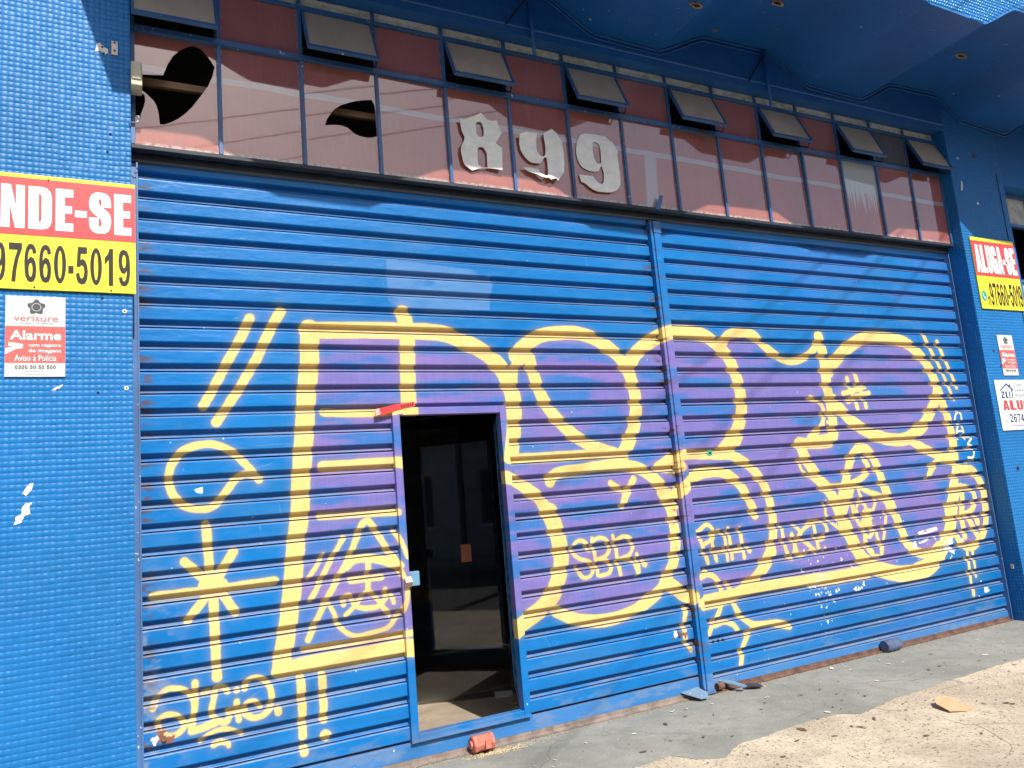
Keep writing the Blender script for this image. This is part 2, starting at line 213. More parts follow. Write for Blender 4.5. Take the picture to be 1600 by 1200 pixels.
# ------------------------------------------------------------------ node helpers
def mat(name):
    m = bpy.data.materials.new(name); m.use_nodes = True
    return m, m.node_tree, m.node_tree.nodes['Principled BSDF']
def N(nt, t, **kw):
    n = nt.nodes.new(t)
    for k, v in kw.items():
        if k.startswith('i_'):
            key = k[2:]; key = int(key) if key.isdigit() else key
            n.inputs[key].default_value = v
        else: setattr(n, k, v)
    return n
def L(nt, a, b): nt.links.new(a, b)
def math_(nt, op, a, b=None, clamp=False):
    n = nt.nodes.new('ShaderNodeMath'); n.operation = op; n.use_clamp = clamp
    for i, v in enumerate((a, b)):
        if v is None: continue
        if hasattr(v, 'is_linked'): nt.links.new(v, n.inputs[i])
        else: n.inputs[i].default_value = v
    return n.outputs[0]
def mix(nt, fac, a, b, blend='MIX'):
    n = nt.nodes.new('ShaderNodeMix'); n.data_type = 'RGBA'; n.blend_type = blend
    for sock, v in ((n.inputs[0], fac), (n.inputs[6], a), (n.inputs[7], b)):
        if hasattr(v, 'is_linked'): nt.links.new(v, sock)
        elif isinstance(v, (int, float)): sock.default_value = v
        else: sock.default_value = (*v, 1.0)
    return n.outputs[2]
def ramp(nt, fac, a, b):
    n = nt.nodes.new('ShaderNodeMapRange'); n.interpolation_type = 'SMOOTHSTEP'
    nt.links.new(fac, n.inputs[0]); n.inputs[1].default_value = a; n.inputs[2].default_value = b
    return n.outputs[0]
def noise(nt, vec, scale, detail=4.0, rough=0.6, stretch=None):
    if stretch is not None:
        mp = nt.nodes.new('ShaderNodeMapping'); mp.inputs['Scale'].default_value = stretch
        nt.links.new(vec, mp.inputs[0]); vec = mp.outputs[0]
    n = nt.nodes.new('ShaderNodeTexNoise'); n.inputs['Scale'].default_value = scale; n.inputs['Detail'].default_value = detail; n.inputs['Roughness'].default_value = rough
    nt.links.new(vec, n.inputs['Vector']); return n.outputs[0]
def position(nt): return nt.nodes.new('ShaderNodeNewGeometry').outputs['Position']
def bump(nt, height, strength, dist, bs):
    b = nt.nodes.new('ShaderNodeBump'); b.inputs['Strength'].default_value = strength; b.inputs['Distance'].default_value = dist
    nt.links.new(height, b.inputs['Height']); nt.links.new(b.outputs[0], bs.inputs['Normal'])
def plain(name, col, rough=0.5, var=0.12, scale=9.0, metallic=0.0, bmp=0.0):
    m, nt, bs = mat(name); p = position(nt)
    n = noise(nt, p, scale); n2 = noise(nt, p, scale * 9, 3)
    f = math_(nt, 'ADD', math_(nt, 'MULTIPLY', n, 0.7), math_(nt, 'MULTIPLY', n2, 0.3))
    c = mix(nt, ramp(nt, f, 0.3, 0.7), [max(0, k * (1 - var)) for k in col], [min(1, k * (1 + var)) for k in col])
    L(nt, c, bs.inputs['Base Color']); bs.inputs['Roughness'].default_value = rough; bs.inputs['Metallic'].default_value = metallic
    if bmp: bump(nt, n2, bmp, 0.004, bs)
    return m

# ------------------------------------------------------------------ mesh helpers
class MB:
    def __init__(s): s.v = []; s.f = []
    def add(s, vs, fs):
        o = len(s.v); s.v += [tuple(p) for p in vs]; s.f += [tuple(o + i for i in f) for f in fs]; return s
    def box(s, x0, x1, y0, y1, z0, z1):
        return s.add([(x0,y0,z0),(x1,y0,z0),(x1,y1,z0),(x0,y1,z0),(x0,y0,z1),(x1,y0,z1),(x1,y1,z1),(x0,y1,z1)],
                     [(0,3,2,1),(4,5,6,7),(0,1,5,4),(1,2,6,5),(2,3,7,6),(3,0,4,7)])
    def tube(s, pts, r, n=8):
        pts = [Vector(p) for p in pts]; rings = []
        for i, p in enumerate(pts):
            d = (pts[min(i + 1, len(pts) - 1)] - pts[max(i - 1, 0)]).normalized()
            a = d.cross(Vector((0, 0, 1)) if abs(d.z) < 0.9 else Vector((1, 0, 0))).normalized(); b = d.cross(a)
            rr = r[i] if isinstance(r, (list, tuple)) else r
            rings.append([p + a * (rr * math.cos(t)) + b * (rr * math.sin(t)) for t in [2 * math.pi * k / n for k in range(n)]])
        vs = [q for g in rings for q in g]; fs = []
        for i in range(len(rings) - 1):
            for k in range(n): fs.append((i*n+k, i*n+(k+1)%n, (i+1)*n+(k+1)%n, (i+1)*n+k))
        fs.append(tuple(range(n - 1, -1, -1))); fs.append(tuple((len(rings)-1)*n + k for k in range(n)))
        return s.add(vs, fs)
    def prism_x(s, prof, x0, x1, close=True, ends=True):                 # profile of (y, z) swept along x
        n = len(prof); vs = [(x0, y, z) for y, z in prof] + [(x1, y, z) for y, z in prof]; fs = []
        for i in range(n if close else n - 1): j = (i + 1) % n; fs.append((i, j, n + j, n + i))
        if ends and close: fs.append(tuple(range(n - 1, -1, -1))); fs.append(tuple(range(n, 2 * n)))
        return s.add(vs, fs)
    def prism_z(s, out, z0, z1):                                       # outline of (x, y), counter-clockwise
        n = len(out); vs = [(x, y, z0) for x, y in out] + [(x, y, z1) for x, y in out]
        fs = [(i, (i+1)%n, n+(i+1)%n, n+i) for i in range(n)] + [tuple(range(n-1,-1,-1)), tuple(range(n, 2*n))]
        return s.add(vs, fs)
    def mesh(s, name):
        me = bpy.data.meshes.new(name); me.from_pydata(s.v, [], s.f); me.update(); return me
def link(name, me, m=None, parent=None, label=None, cat=None, group=None, kind=None, bevel=0, smooth=False, loc=None):
    o = bpy.data.objects.new(name, me); COL.objects.link(o)
    if m is not None and me is not None and not me.materials: me.materials.append(m)
    if loc is not None: o.location = loc
    if parent is not None:
        o.parent = parent; o.matrix_parent_inverse = parent_inv(parent)
    tag(o, label, cat, group, kind)
    if bevel:
        b = o.modifiers.new('bevel', 'BEVEL'); b.width = bevel; b.segments = 2; b.limit_method = 'ANGLE'
    if smooth:
        me.polygons.foreach_set('use_smooth', [True] * len(me.polygons))
    return o
_W = {}
def parent_inv(p):
    # parts are modelled in place; the inverse of the parent's rest matrix keeps them there
    return _W[p.name].inverted()
def reg(o):
    m = Matrix.Translation(o.location)
    if o.parent is not None: m = Matrix.Identity(4) @ m
    _W[o.name] = m; return o
def tag(o, label=None, cat=None, group=None, kind=None):
    for k, v in (('label', label), ('category', cat), ('group', group), ('kind', kind)):
        if v: o[k] = v
def thing(name, loc, label, cat, group=None):
    o = bpy.data.objects.new(name, None); COL.objects.link(o); o.location = loc; o.empty_display_size = 0.1
    tag(o, label, cat, group); return reg(o)
def single(name, mb, m, label, cat, group=None, **kw):                  # a thing that is one mesh, origin at its own base
    me = mb.mesh(name) if isinstance(mb, MB) else mb
    co = np.empty(len(me.vertices) * 3); me.vertices.foreach_get('co', co); co = co.reshape(-1, 3)
    c = np.array([(co[:,0].min()+co[:,0].max())/2, (co[:,1].min()+co[:,1].max())/2, co[:,2].min()])
    me.vertices.foreach_set('co', (co - c).ravel()); me.update()
    return reg(link(name, me, m, None, label, cat, group, loc=tuple(c), **kw))
def part(name, mb, m, parent, **kw):
    me = mb.mesh(name) if isinstance(mb, MB) else mb
    return reg(link(name, me, m, parent, **kw))
def curve_mesh(name, splines, depth):
    cu = bpy.data.curves.new(name, 'CURVE'); cu.dimensions = '2D'; cu.fill_mode = 'BOTH'; cu.extrude = depth / 2
    for pts in splines:
        sp = cu.splines.new('POLY'); sp.points.add(len(pts) - 1); sp.use_cyclic_u = True
        for p, (a, b) in zip(sp.points, pts): p.co = (a, b, 0, 1)
    o = bpy.data.objects.new(name, cu); COL.objects.link(o)
    me = bpy.data.meshes.new_from_object(o.evaluated_get(bpy.context.evaluated_depsgraph_get()))
    bpy.data.objects.remove(o); bpy.data.curves.remove(cu); me.name = name; me.materials.clear()
    return me
def plate(name, outer, holes, y_front, depth):                          # an outline in (x, z) cut from a sheet standing in the wall plane
    me = curve_mesh(name, [outer] + list(holes), depth)
    me.transform(Matrix(((1,0,0,0),(0,0,-1,y_front+depth/2),(0,1,0,0),(0,0,0,1))))
    return me
def join_meshes(name, meshes):
    mb = MB()
    for me in meshes:
        mb.add([tuple(v.co) for v in me.vertices], [tuple(p.vertices) for p in me.polygons]); bpy.data.meshes.remove(me)
    return mb.mesh(name)

# heavy block glyphs in a unit box; anything else uses the built-in font
GL = {
'E': [[(0,0),(1,0),(1,.19),(.52,.19),(.52,.42),(.93,.42),(.93,.6),(.52,.6),(.52,.81),(1,.81),(1,1),(0,1)]],
'N': [[(0,0),(.38,0),(.36,.55),(.60,0),(1,0),(1,1),(.62,1),(.64,.48),(.41,1),(0,1)]],
'D': [[(0,0),(.6,0),(.8,.03),(.93,.1),(1,.22),(1,.78),(.93,.9),(.8,.97),(.6,1),(0,1)],[(.44,.17),(.50,.17),(.56,.22),(.56,.78),(.50,.83),(.44,.83)]],
'S': [[(1,.64),(1,.75),(.96,.87),(.86,.95),(.7,.99),(.5,1),(.3,.99),(.14,.94),(.04,.85),(0,.75),(0,.67),(.04,.57),(.15,.5),(.35,.42),(.5,.36),(.56,.31),(.57,.22),(.54,.165),(.48,.16),(.44,.19),(.43,.25),(.43,.38),(0,.38),(0,.27),(.04,.13),(.14,.05),(.3,.01),(.5,0),(.72,.01),(.88,.07),(.97,.16),(1,.28),(1,.36),(.96,.46),(.86,.54),(.65,.62),(.5,.68),(.44,.73),(.43,.79),(.46,.835),(.52,.84),(.56,.81),(.57,.74),(.57,.64)]],
'V': [[(0,1),(.27,0),(.74,0),(1,1),(.6,1),(.51,.34),(.42,1)]],
'A': [[(0,0),(.4,0),(.42,.17),(.6,.17),(.62,0),(1,0),(.74,1),(.24,1)],[(.44,.33),(.58,.33),(.51,.78)]],
'L': [[(0,0),(1,0),(1,.19),(.55,.19),(.55,1),(0,1)]],
'U': [[(0,1),(0,.25),(.04,.12),(.14,.04),(.32,0),(.68,0),(.86,.04),(.96,.12),(1,.25),(1,1),(.58,1),(.58,.22),(.55,.17),(.5,.16),(.45,.17),(.42,.22),(.42,1)]],
'G': [[(1,.55),(.52,.55),(.52,.4),(.58,.4),(.58,.22),(.55,.17),(.5,.16),(.45,.17),(.43,.22),(.43,.78),(.45,.83),(.5,.84),(.55,.83),(.57,.78),(.57,.66),(1,.66),(1,.75),(.96,.88),(.86,.96),(.68,1),(.32,1),(.14,.96),(.04,.88),(0,.75),(0,.25),(.04,.12),(.14,.04),(.3,0),(.6,0),(.7,.03),(.76,.09),(.78,0),(1,0)]],
'-': [[(0,0),(1,0),(1,1),(0,1)]],
}
def ell(cx, cz, rx, rz, n=18, a0=0.0, a1=2*math.pi):
    return [(cx + rx*math.cos(a0+(a1-a0)*k/n), cz + rz*math.sin(a0+(a1-a0)*k/n)) for k in range(n if a1-a0 > 6.2 else n+1)]
# narrow bold digits
GL['0'] = [ell(.5,.5,.5,.5,24), ell(.5,.5,.175,.37,24)]
GL['6'] = [[(.98,.77),(.69,.74),(.64,.84),(.52,.87),(.38,.82),(.30,.68),(.29,.57),(.40,.63),(.56,.66),(.78,.62),(.94,.50),(1,.33),(.95,.14),(.80,.03),(.53,0),(.26,.04),(.09,.16),(.02,.34),(0,.53),(.03,.72),(.13,.88),(.30,.97),(.52,1),(.76,.97),(.92,.88)], ell(.52,.32,.165,.185,16)]
GL['9'] = [[(1-a,1-b) for a,b in g] for g in GL['6']]
GL['7'] = [[(0,1),(1,1),(1,.86),(.75,.6),(.6,.3),(.53,0),(.22,0),(.29,.28),(.46,.6),(.66,.82),(0,.82)]]
GL['5'] = [[(.16,1),(.93,1),(.93,.82),(.42,.82),(.38,.65),(.54,.68),(.78,.64),(.95,.50),(1,.34),(.95,.15),(.77,.03),(.48,0),(.2,.04),(.05,.15),(0,.28),(.29,.31),(.34,.20),(.48,.15),(.63,.2),(.70,.34),(.64,.47),(.48,.52),(.30,.46),(.05,.47)]]
GL['1'] = [[(.45,0),(.95,0),(.95,1),(.55,1),(.35,.85),(0,.74),(0,.56),(.45,.70)]]
GL['2'] = [[(0,0),(1,0),(1,.18),(.42,.18),(.62,.33),(.88,.52),(.97,.7),(.91,.88),(.76,.97),(.5,1),(.24,.97),(.08,.87),(.03,.70),(.32,.68),(.36,.79),(.5,.84),(.64,.79),(.67,.69),(.58,.55),(.25,.31),(.06,.14)]]
GL['4'] = [[(.52,0),(.82,0),(.82,.22),(1,.22),(1,.39),(.82,.39),(.82,1),(.55,1),(0,.4),(0,.22),(.52,.22)],[(.52,.39),(.27,.39),(.52,.68)]]
GL['3'] = [[(.02,.28),(.06,.13),(.2,.03),(.48,0),(.78,.03),(.95,.14),(1,.28),(.94,.43),(.78,.52),(.92,.61),(.96,.74),(.90,.88),(.75,.97),(.5,1),(.25,.97),(.1,.88),(.05,.74),(.33,.71),(.38,.81),(.5,.85),(.63,.81),(.66,.73),(.6,.62),(.38,.59),(.38,.43),(.6,.41),(.7,.3),(.64,.18),(.48,.15),(.35,.2),(.3,.31)]]
GL['Z'] = [[(0,0),(1,0),(1,.19),(.42,.19),(1,.84),(1,1),(.06,1),(.06,.81),(.57,.81),(0,.16)]]
GL['I'] = [[(0,0),(1,0),(1,1),(0,1)]]
def print_chars(name, items, y, m, parent, **kw):                        # items: (char, x0, x1, z0, z1)
    ms = []
    for ch, x0, x1, z0, z1 in items:
        sp = [[(x0 + a*(x1-x0), z0 + b*(z1-z0)) for a, b in g] for g in GL[ch]]
        ms.append(plate(name, sp[0], sp[1:], y, 0.0008))
    return part(name, join_meshes(name, ms), m, parent, **kw)
def chars_in(text, x0, x1, z0, z1, gap=0.14, widths=None):
    ws = [(widths or {}).get(c, {'1': .62, '-': .45, 'I': .42, ' ': .5}.get(c, 1.0)) for c in text]
    u = (x1 - x0) / (sum(ws) + gap * (len(text) - 1)); x = x0; out = []
    for c, w in zip(text, ws):
        if c == '-': out.append((c, x, x + w*u, z0 + .36*(z1-z0), z0 + .54*(z1-z0)))
        elif c != ' ': out.append((c, x, x + w*u, z0, z1))
        x += (w + gap) * u
    return out
def print_text(name, body, x0, x1, z0, z1, y, m, parent, bold=0.0, **kw):
    cu = bpy.data.curves.new(name, 'FONT'); cu.body = body; cu.size = 1; cu.offset = bold; cu.resolution_u = 3
    o = bpy.data.objects.new(name, cu); COL.objects.link(o)
    me = bpy.data.meshes.new_from_object(o.evaluated_get(bpy.context.evaluated_depsgraph_get()))
    bpy.data.objects.remove(o); bpy.data.curves.remove(cu); me.name = name; me.materials.clear()
    co = np.empty(len(me.vertices) * 3); me.vertices.foreach_get('co', co); co = co.reshape(-1, 3)
    a, b = co.min(0), co.max(0); out = np.empty_like(co)
    out[:,0] = x0 + (co[:,0]-a[0])/(b[0]-a[0])*(x1-x0); out[:,1] = y; out[:,2] = z0 + (co[:,1]-a[1])/(b[1]-a[1])*(z1-z0)
    me.vertices.foreach_set('co', out.ravel()); me.update()
    return part(name, me, m, parent, **kw)

# ------------------------------------------------------------------ the spray paint on the shutters, as one sheet of colour in metres
IX0, IX1, IZ0, IZ1, PPM = 1.15, 8.25, 0.0, 3.56, 380
IW, IH = int((IX1-IX0)*PPM), int((IZ1-IZ0)*PPM)
def vnoise(cx, cz, seed):
    r = np.random.default_rng(seed).random((cz + 2, cx + 2)).astype(np.float32)
    gx = np.linspace(0, cx, IW, dtype=np.float32); gz = np.linspace(0, cz, IH, dtype=np.float32)
    ix = gx.astype(int); iz = gz.astype(int); fx = gx - ix; fz = gz - iz
    fx = fx*fx*(3-2*fx); fz = (fz*fz*(3-2*fz))[:, None]
    t = r[iz][:, ix]*(1-fx) + r[iz][:, ix+1]*fx; b = r[iz+1][:, ix]*(1-fx) + r[iz+1][:, ix+1]*fx
    return t*(1-fz) + b*fz
def fbm(cx, cz, seed, o=4):
    s = 0; a = 1.0; tot = 0
    for k in range(o): s = s + a*vnoise(cx*2**k, cz*2**k, seed+k); tot += a; a *= 0.55
    return s/tot
def sstep(x, a, b):
    t = np.clip((x-a)/(b-a), 0, 1); return t*t*(3-2*t)
def catmull(p, n=7):
    p = [np.array(q, float) for q in p]
    if len(p) < 3: return np.array([p[0]*(1-t)+p[-1]*t for t in np.linspace(0, 1, n)])
    e = [2*p[0]-p[1]] + p + [2*p[-1]-p[-2]]; out = []
    for i in range(1, len(e)-2):
        a, b, c, d = e[i-1:i+3]
        for t in np.linspace(0, 1, n, endpoint=False):
            out.append(0.5*((2*b)+(-a+c)*t+(2*a-5*b+4*c-d)*t*t+(-a+3*b-3*c+d)*t**3))
    out.append(p[-1]); return np.array(out)
def stroke_field(strokes, reach=0.05):                                   # distance outside the stroke's edge, in metres
    D = np.full((IH, IW), 9.0, np.float32)
    for w0, w1, pts in strokes:
        c = catmull(pts); n = len(c)
        for i in range(n-1):
            a, b = c[i], c[i+1]; ra = (w0+(w1-w0)*i/(n-1))/2; rb = (w0+(w1-w0)*(i+1)/(n-1))/2; k_ = 1.0+.11*min(1, max(0, (w0-.035)/.03)); ra *= k_; rb *= k_; R = max(ra, rb)+reach
            x0 = int(max(0, (min(a[0],b[0])-R-IX0)*PPM)); x1 = int(min(IW, (max(a[0],b[0])+R-IX0)*PPM+2))
            z0 = int(max(0, (min(a[1],b[1])-R-IZ0)*PPM)); z1 = int(min(IH, (max(a[1],b[1])+R-IZ0)*PPM+2))
            if x1 <= x0 or z1 <= z0: continue
            X = IX0+(np.arange(x0, x1, dtype=np.float32)+.5)/PPM; Z = (IZ0+(np.arange(z0, z1, dtype=np.float32)+.5)/PPM)[:, None]
            d = b-a; l2 = max(1e-9, d@d); t = np.clip(((X-a[0])*d[0]+(Z-a[1])*d[1])/l2, 0, 1)
            dist = np.sqrt((X-a[0]-t*d[0])**2+(Z-a[1]-t*d[1])**2)-(ra+(rb-ra)*t)
            D[z0:z1, x0:x1] = np.minimum(D[z0:z1, x0:x1], dist)
    return D
def poly_mask(poly):
    M = np.zeros((IH, IW), np.float32); p = np.array(poly); q = np.roll(p, -1, 0)
    for r in range(IH):
        z = IZ0+(r+.5)/PPM; c = (p[:,1] > z) != (q[:,1] > z)
        if not c.any(): continue
        xs = np.sort(p[c,0]+(z-p[c,1])*(q[c,0]-p[c,0])/(q[c,1]-p[c,1]))
        for a, b in zip(xs[::2], xs[1::2]): M[r, max(0,int((a-IX0)*PPM)):max(0,int((b-IX0)*PPM))] = 1
    return M
def paint_sheet():
    img = np.empty((IH, IW, 3), np.float32)
    base = np.array((0.004, 0.145, 0.43), np.float32); n1 = fbm(14, 9, 11); n2 = fbm(60, 120, 21, 3); nv = fbm(240, 6, 31, 3); ns = fbm(36, 300, 41, 2)
    X = (IX0+(np.arange(IW)+.5)/PPM)[None, :]; Z = (IZ0+(np.arange(IH)+.5)/PPM)[:, None]
    def over(col, a):
        img[:] = img*(1-a[..., None]) + np.array(col, np.float32)*a[..., None]
    img[:] = base
    img *= (0.86+0.28*n1[..., None])*(0.93+0.14*n2[..., None])
    over((0.03, 0.17, 0.43), 0.5*sstep(fbm(20, 26, 51), .52, .75))                 # duller roller passes
    over((0.05, 0.16, 0.50), 0.45*sstep(X+0*Z, 4.6, 5.6)*sstep(fbm(9, 12, 57), .40, .62))  # older violet tinted coat on the right leaf
    over((0.085, 0.215, 0.46), 0.8*poly_mask(GREYPATCH)*sstep(fbm(30, 30, 61), .2, .45))
    img *= 1-.16*(sstep(X, 5.0, 7.2)*sstep(1.9-Z, 0, 1.2))[..., None]                  # smoothly darker towards the bottom right
    # violet fill, patchy, with the blue showing in sideways passes
    fill = np.maximum(poly_mask(FILLS[0]), poly_mask(FILLS[1]))
    streak = fbm(16, 34, 71, 4)
    over((0.048, 0.150, 0.43), fill*0.85)
    over((0.175, 0.140, 0.40), fill*sstep(streak, .36, .58)*(0.78+.22*n2)); img *= 1+(.12*(vnoise(1500, 5, 77)-.5)*fill)[..., None]
    over((0.25, 0.16, 0.42), fill*0.45*sstep(fbm(14, 40, 81), .58, .75))
    # yellow lines
    cream = STROKES[CREAM[0]:CREAM[1]]; yel = STROKES[:CREAM[0]]+STROKES[CREAM[1]:]
    D = stroke_field(yel); wob = (n2-.5)*.006+(fbm(120, 90, 91, 2)-.5)*.006
    halo = np.exp(-np.clip(D, 0, 1)/.016)*(D < .05)
    over((0.50, 0.34, 0.10), .22*halo)
    a = 1-sstep(D+wob*.8, -.004, .005)
    ycol = np.array((0.72, 0.53, 0.20), np.float32)*(0.90+.16*n1[..., None])*(0.95+.1*nv[..., None])
    img[:] = img*(1-a[..., None])+ycol*a[..., None]
    # dense lap marks inside the lines
    over((0.76, 0.60, 0.27), .35*a*sstep(fbm(70, 50, 95), .55, .72))
    D = stroke_field(cream); over((0.72, 0.62, 0.38), 1-sstep(D, -.004, .004))
    # bare and scuffed metal, rust at the slat ends, white flecks
    endd = np.minimum(np.abs(X-1.19), np.abs(X-4.62))+0*Z
    over((0.10, 0.055, 0.035), .8*sstep(.10-endd, 0, .09)*sstep(fbm(90, 150, 101, 3), .55, .70))
    over((0.09, 0.22, 0.46), .6*sstep(.17-Z, 0, .015)*(.5+.5*n1)+0*X)
    low = sstep(1.45-X, 0, .25)*sstep(1.5-Z, 0, .8); over((0.27, 0.30, 0.36), .55*low*sstep(fbm(80, 60, 111), .46, .68))
    over((0.22, 0.25, 0.30), .35*sstep(.30-Z, 0, .2)*sstep(fbm(50, 60, 115), .5, .72)+0*X)
    r = np.random.default_rng(5)
    def spots(cx, cz, sx, sz, n, lo, hi, col):
        for _ in range(n):
            x, z = r.normal(cx, sx), r.normal(cz, sz); rad = lo*(hi/lo)**r.random(); i0, j0 = int((x-IX0)*PPM), int((z-IZ0)*PPM); k = int(rad*PPM*2.5)+2
            if i0-k < 0 or j0-k < 0 or i0+k >= IW or j0+k >= IH: continue
            yy, xx = np.mgrid[-k:k+1, -k:k+1]/PPM; th = np.arctan2(yy, xx); q = np.hypot(xx, yy*(.6+.5*r.random()))-rad*(1+.35*np.sin(3*th+r.random()*6)+.2*np.sin(7*th))
            m_ = (1-sstep(q, -.0015, .0015))[..., None]; sl = img[j0-k:j0+k+1, i0-k:i0+k+1]; sl[:] = sl*(1-m_)+np.array(col, np.float32)*m_
    W = (0.78, 0.78, 0.76)
    spots(5.93, .60, .07, .05, 26, .003, .014, W); spots(5.95, .72, .12, .08, 26, .002, .011, W); spots(5.93, .36, .05, .10, 14, .003, .010, W); spots(6.33, .53, .04, .02, 5, .006, .016, W)
    spots(7.5, .72, .10, .06, 30, .003, .013, W); spots(7.0, .65, .5, .2, 40, .0015, .006, W); spots(5.2, .55, .6, .3, 40, .0012, .004, W); spots(3.4, 1.4, 1.2, .9, 90, .001, .0035, W); spots(1.9, .8, .6, .6, 40, .001, .004, W)
    spots(7.9, .33, .05, .05, 5, .005, .012, W); spots(6.5, 2.2, .9, .8, 50, .001, .003, W)
    sc_ = []
    for _ in range(170):
        x, z, a, l = r.uniform(1.2, 8.1), r.uniform(.1, 3.3), r.normal(0, .5)+(1.57 if r.random() < .35 else 0), .02+.22*r.random()**2
        sc_.append((.0015, .0012, [(x, z), (x+l*math.cos(a), z+l*math.sin(a)*.6)]))
    over((0.26, 0.32, 0.40), .45*(1-sstep(stroke_field(sc_, .004), 0, .002))*sstep(fbm(200, 90, 141, 2), .35, .6))
    for t in TORN:
        m_ = poly_mask(t)*sstep(fbm(160, 100, 131, 3), .26, .36); over((0.80, 0.80, 0.79), m_)
    spots(4.50, .44, .03, .012, 9, .006, .020, (0.20, 0.07, 0.045)); spots(1.275, .425, .03, .01, 9, .006, .018, (0.22, 0.09, 0.06)); spots(4.47, .45, .004, .004, 2, .012, .015, W); spots(1.245, .43, .004, .004, 2, .012, .015, W)
    spots(4.83, .35, .04, .006, 4, .005, .008, (0.02, 0.05, 0.12))
    img[:] = np.clip(img, 0, 1)
    enc = np.where(img <= .0031308, img*12.92, 1.055*np.power(np.maximum(img, 1e-6), 1/2.4)-.055)
    px = np.ones((IH, IW, 4), np.float32); px[..., :3] = enc
    im = bpy.data.images.new('shutter_spray_paint', IW, IH); im.pixels.foreach_set(px.ravel()); im.update(); im.pack()
    return im
PAINT = paint_sheet()

def shutter_material(name, dusty=1.0, rough=0.38):
    m, nt, bs = mat(name); p = position(nt); sx = N(nt, 'ShaderNodeSeparateXYZ'); L(nt, p, sx.inputs[0])
    u = math_(nt, 'DIVIDE', math_(nt, 'SUBTRACT', sx.outputs[0], IX0), IX1-IX0); v = math_(nt, 'DIVIDE', math_(nt, 'SUBTRACT', sx.outputs[2], IZ0), IZ1-IZ0)
    cb = N(nt, 'ShaderNodeCombineXYZ'); L(nt, u, cb.inputs[0]); L(nt, v, cb.inputs[1])
    im = N(nt, 'ShaderNodeTexImage', image=PAINT, extension='EXTEND', interpolation='Cubic'); L(nt, cb.outputs[0], im.inputs[0])
    g = N(nt, 'ShaderNodeNewGeometry'); sn = N(nt, 'ShaderNodeSeparateXYZ'); L(nt, g.outputs['True Normal'], sn.inputs[0])
    up = ramp(nt, sn.outputs[2], 0.25, 0.75)                              # dust lies on what faces up
    dn = noise(nt, p, 3.0, 5, .65, (1.0, 1, 6.0))
    fac = math_(nt, 'MULTIPLY', math_(nt, 'MULTIPLY', up, 0.55*dusty), ramp(nt, dn, .30, .62))
    c = mix(nt, fac, im.outputs[0], (0.25, 0.25, 0.28))
    gr = noise(nt, p, 7.0, 5, .7); c = mix(nt, math_(nt, 'MULTIPLY', ramp(nt, gr, .56, .80), .22*dusty), c, (0.16, 0.17, 0.19))
    L(nt, c, bs.inputs['Base Color']); bs.inputs['Specular IOR Level'].default_value = .28
    r_ = math_(nt, 'ADD', math_(nt, 'MULTIPLY', gr, .22), rough-.1); L(nt, r_, bs.inputs['Roughness'])
    bump(nt, math_(nt, 'ADD', noise(nt, p, 4.0, 3, .5, (1, 1, 3.0)), math_(nt, 'MULTIPLY', noise(nt, p, 17, 2, .5), .25)), .20, .03, bs)
    return m
M_SHUT = shutter_material('painted_shutter_steel')
M_FRAMEPAINT = shutter_material('painted_frame_steel', .4, .42)

def blue_paint(name, col, rough=.45, var=.12, chips=.0, grime=.25):
    m, nt, bs = mat(name); p = position(nt); n = noise(nt, p, 1.6, 5); n2 = noise(nt, p, 26, 4, .7)
    c = mix(nt, ramp(nt, n, .3, .7), [k*(1-var) for k in col], [k*(1+var) for k in col])
    c = mix(nt, math_(nt, 'MULTIPLY', ramp(nt, n2, .52, .76), grime), c, (0.17, 0.18, 0.20))
    if chips: c = mix(nt, ramp(nt, noise(nt, p, 38, 2, .5), 1-chips, 1-chips+.03), c, (0.55, 0.55, 0.52))
    L(nt, c, bs.inputs['Base Color']); bs.inputs['Roughness'].default_value = rough; bump(nt, n2, .12, .004, bs)
    return m
M_WALL = blue_paint('blue_painted_render', (0.007, 0.205, 0.56), .5)
M_STEEL = blue_paint('blue_painted_window_steel', (0.030, 0.105, 0.27), .4, .25, .30, .35)
M_LINTEL = plain('near_black_lintel', (0.016, 0.024, 0.036), .6, .45, 6, bmp=.2)  # near-black tone for the lintel and the lowest window rail
M_RAIL = blue_paint('faded_blue_rail_steel', (0.065, 0.150, 0.34), .45, .2, .30, .35)
M_BEAM = blue_paint('dark_blue_beam_paint', (0.005, 0.095, 0.33), .5)

def tile_material(name, col, rough, grid):
    m, nt, bs = mat(name); p = position(nt); g = N(nt, 'ShaderNodeNewGeometry')
    rnd = g.outputs['Random Per Island']
    n = noise(nt, p, 1.3, 5, .6); n2 = noise(nt, p, 11, 4, .65)
    c = mix(nt, ramp(nt, n, .3, .7), [k*.90 for k in col], [k*1.12 for k in col])
    if grid:
        c = mix(nt, math_(nt, 'MULTIPLY', rnd, .22), c, (0.012, 0.165, 0.45)); c = mix(nt, math_(nt, 'MULTIPLY', ramp(nt, noise(nt, p, 4.5, 4, .7, (1.6, 1.6, .35)), .55, .75), .30), c, (0.03, 0.13, 0.33)); c = mix(nt, math_(nt, 'MULTIPLY', ramp(nt, noise(nt, p, .9, 3, .6), .52, .70), .35), c, (0.03, 0.20, 0.45))
        c = mix(nt, ramp(nt, rnd, .9985, .9995), c, (0.72, 0.72, 0.70))
    c = mix(nt, math_(nt, 'MULTIPLY', ramp(nt, n2, .60, .82), .16), c, (0.20, 0.24, 0.28))
    L(nt, c, bs.inputs['Base Color']); bs.inputs['Roughness'].default_value = rough; bs.inputs['Specular IOR Level'].default_value = .35
    bump(nt, noise(nt, p, 60, 3), .10, .003, bs)
    return m
M_TILE = tile_material('blue_mosaic_tile', (0.006, 0.140, 0.395), .45, True)
M_GROUT = tile_material('blue_painted_grout', (0.006, 0.128, 0.37), .6, False)

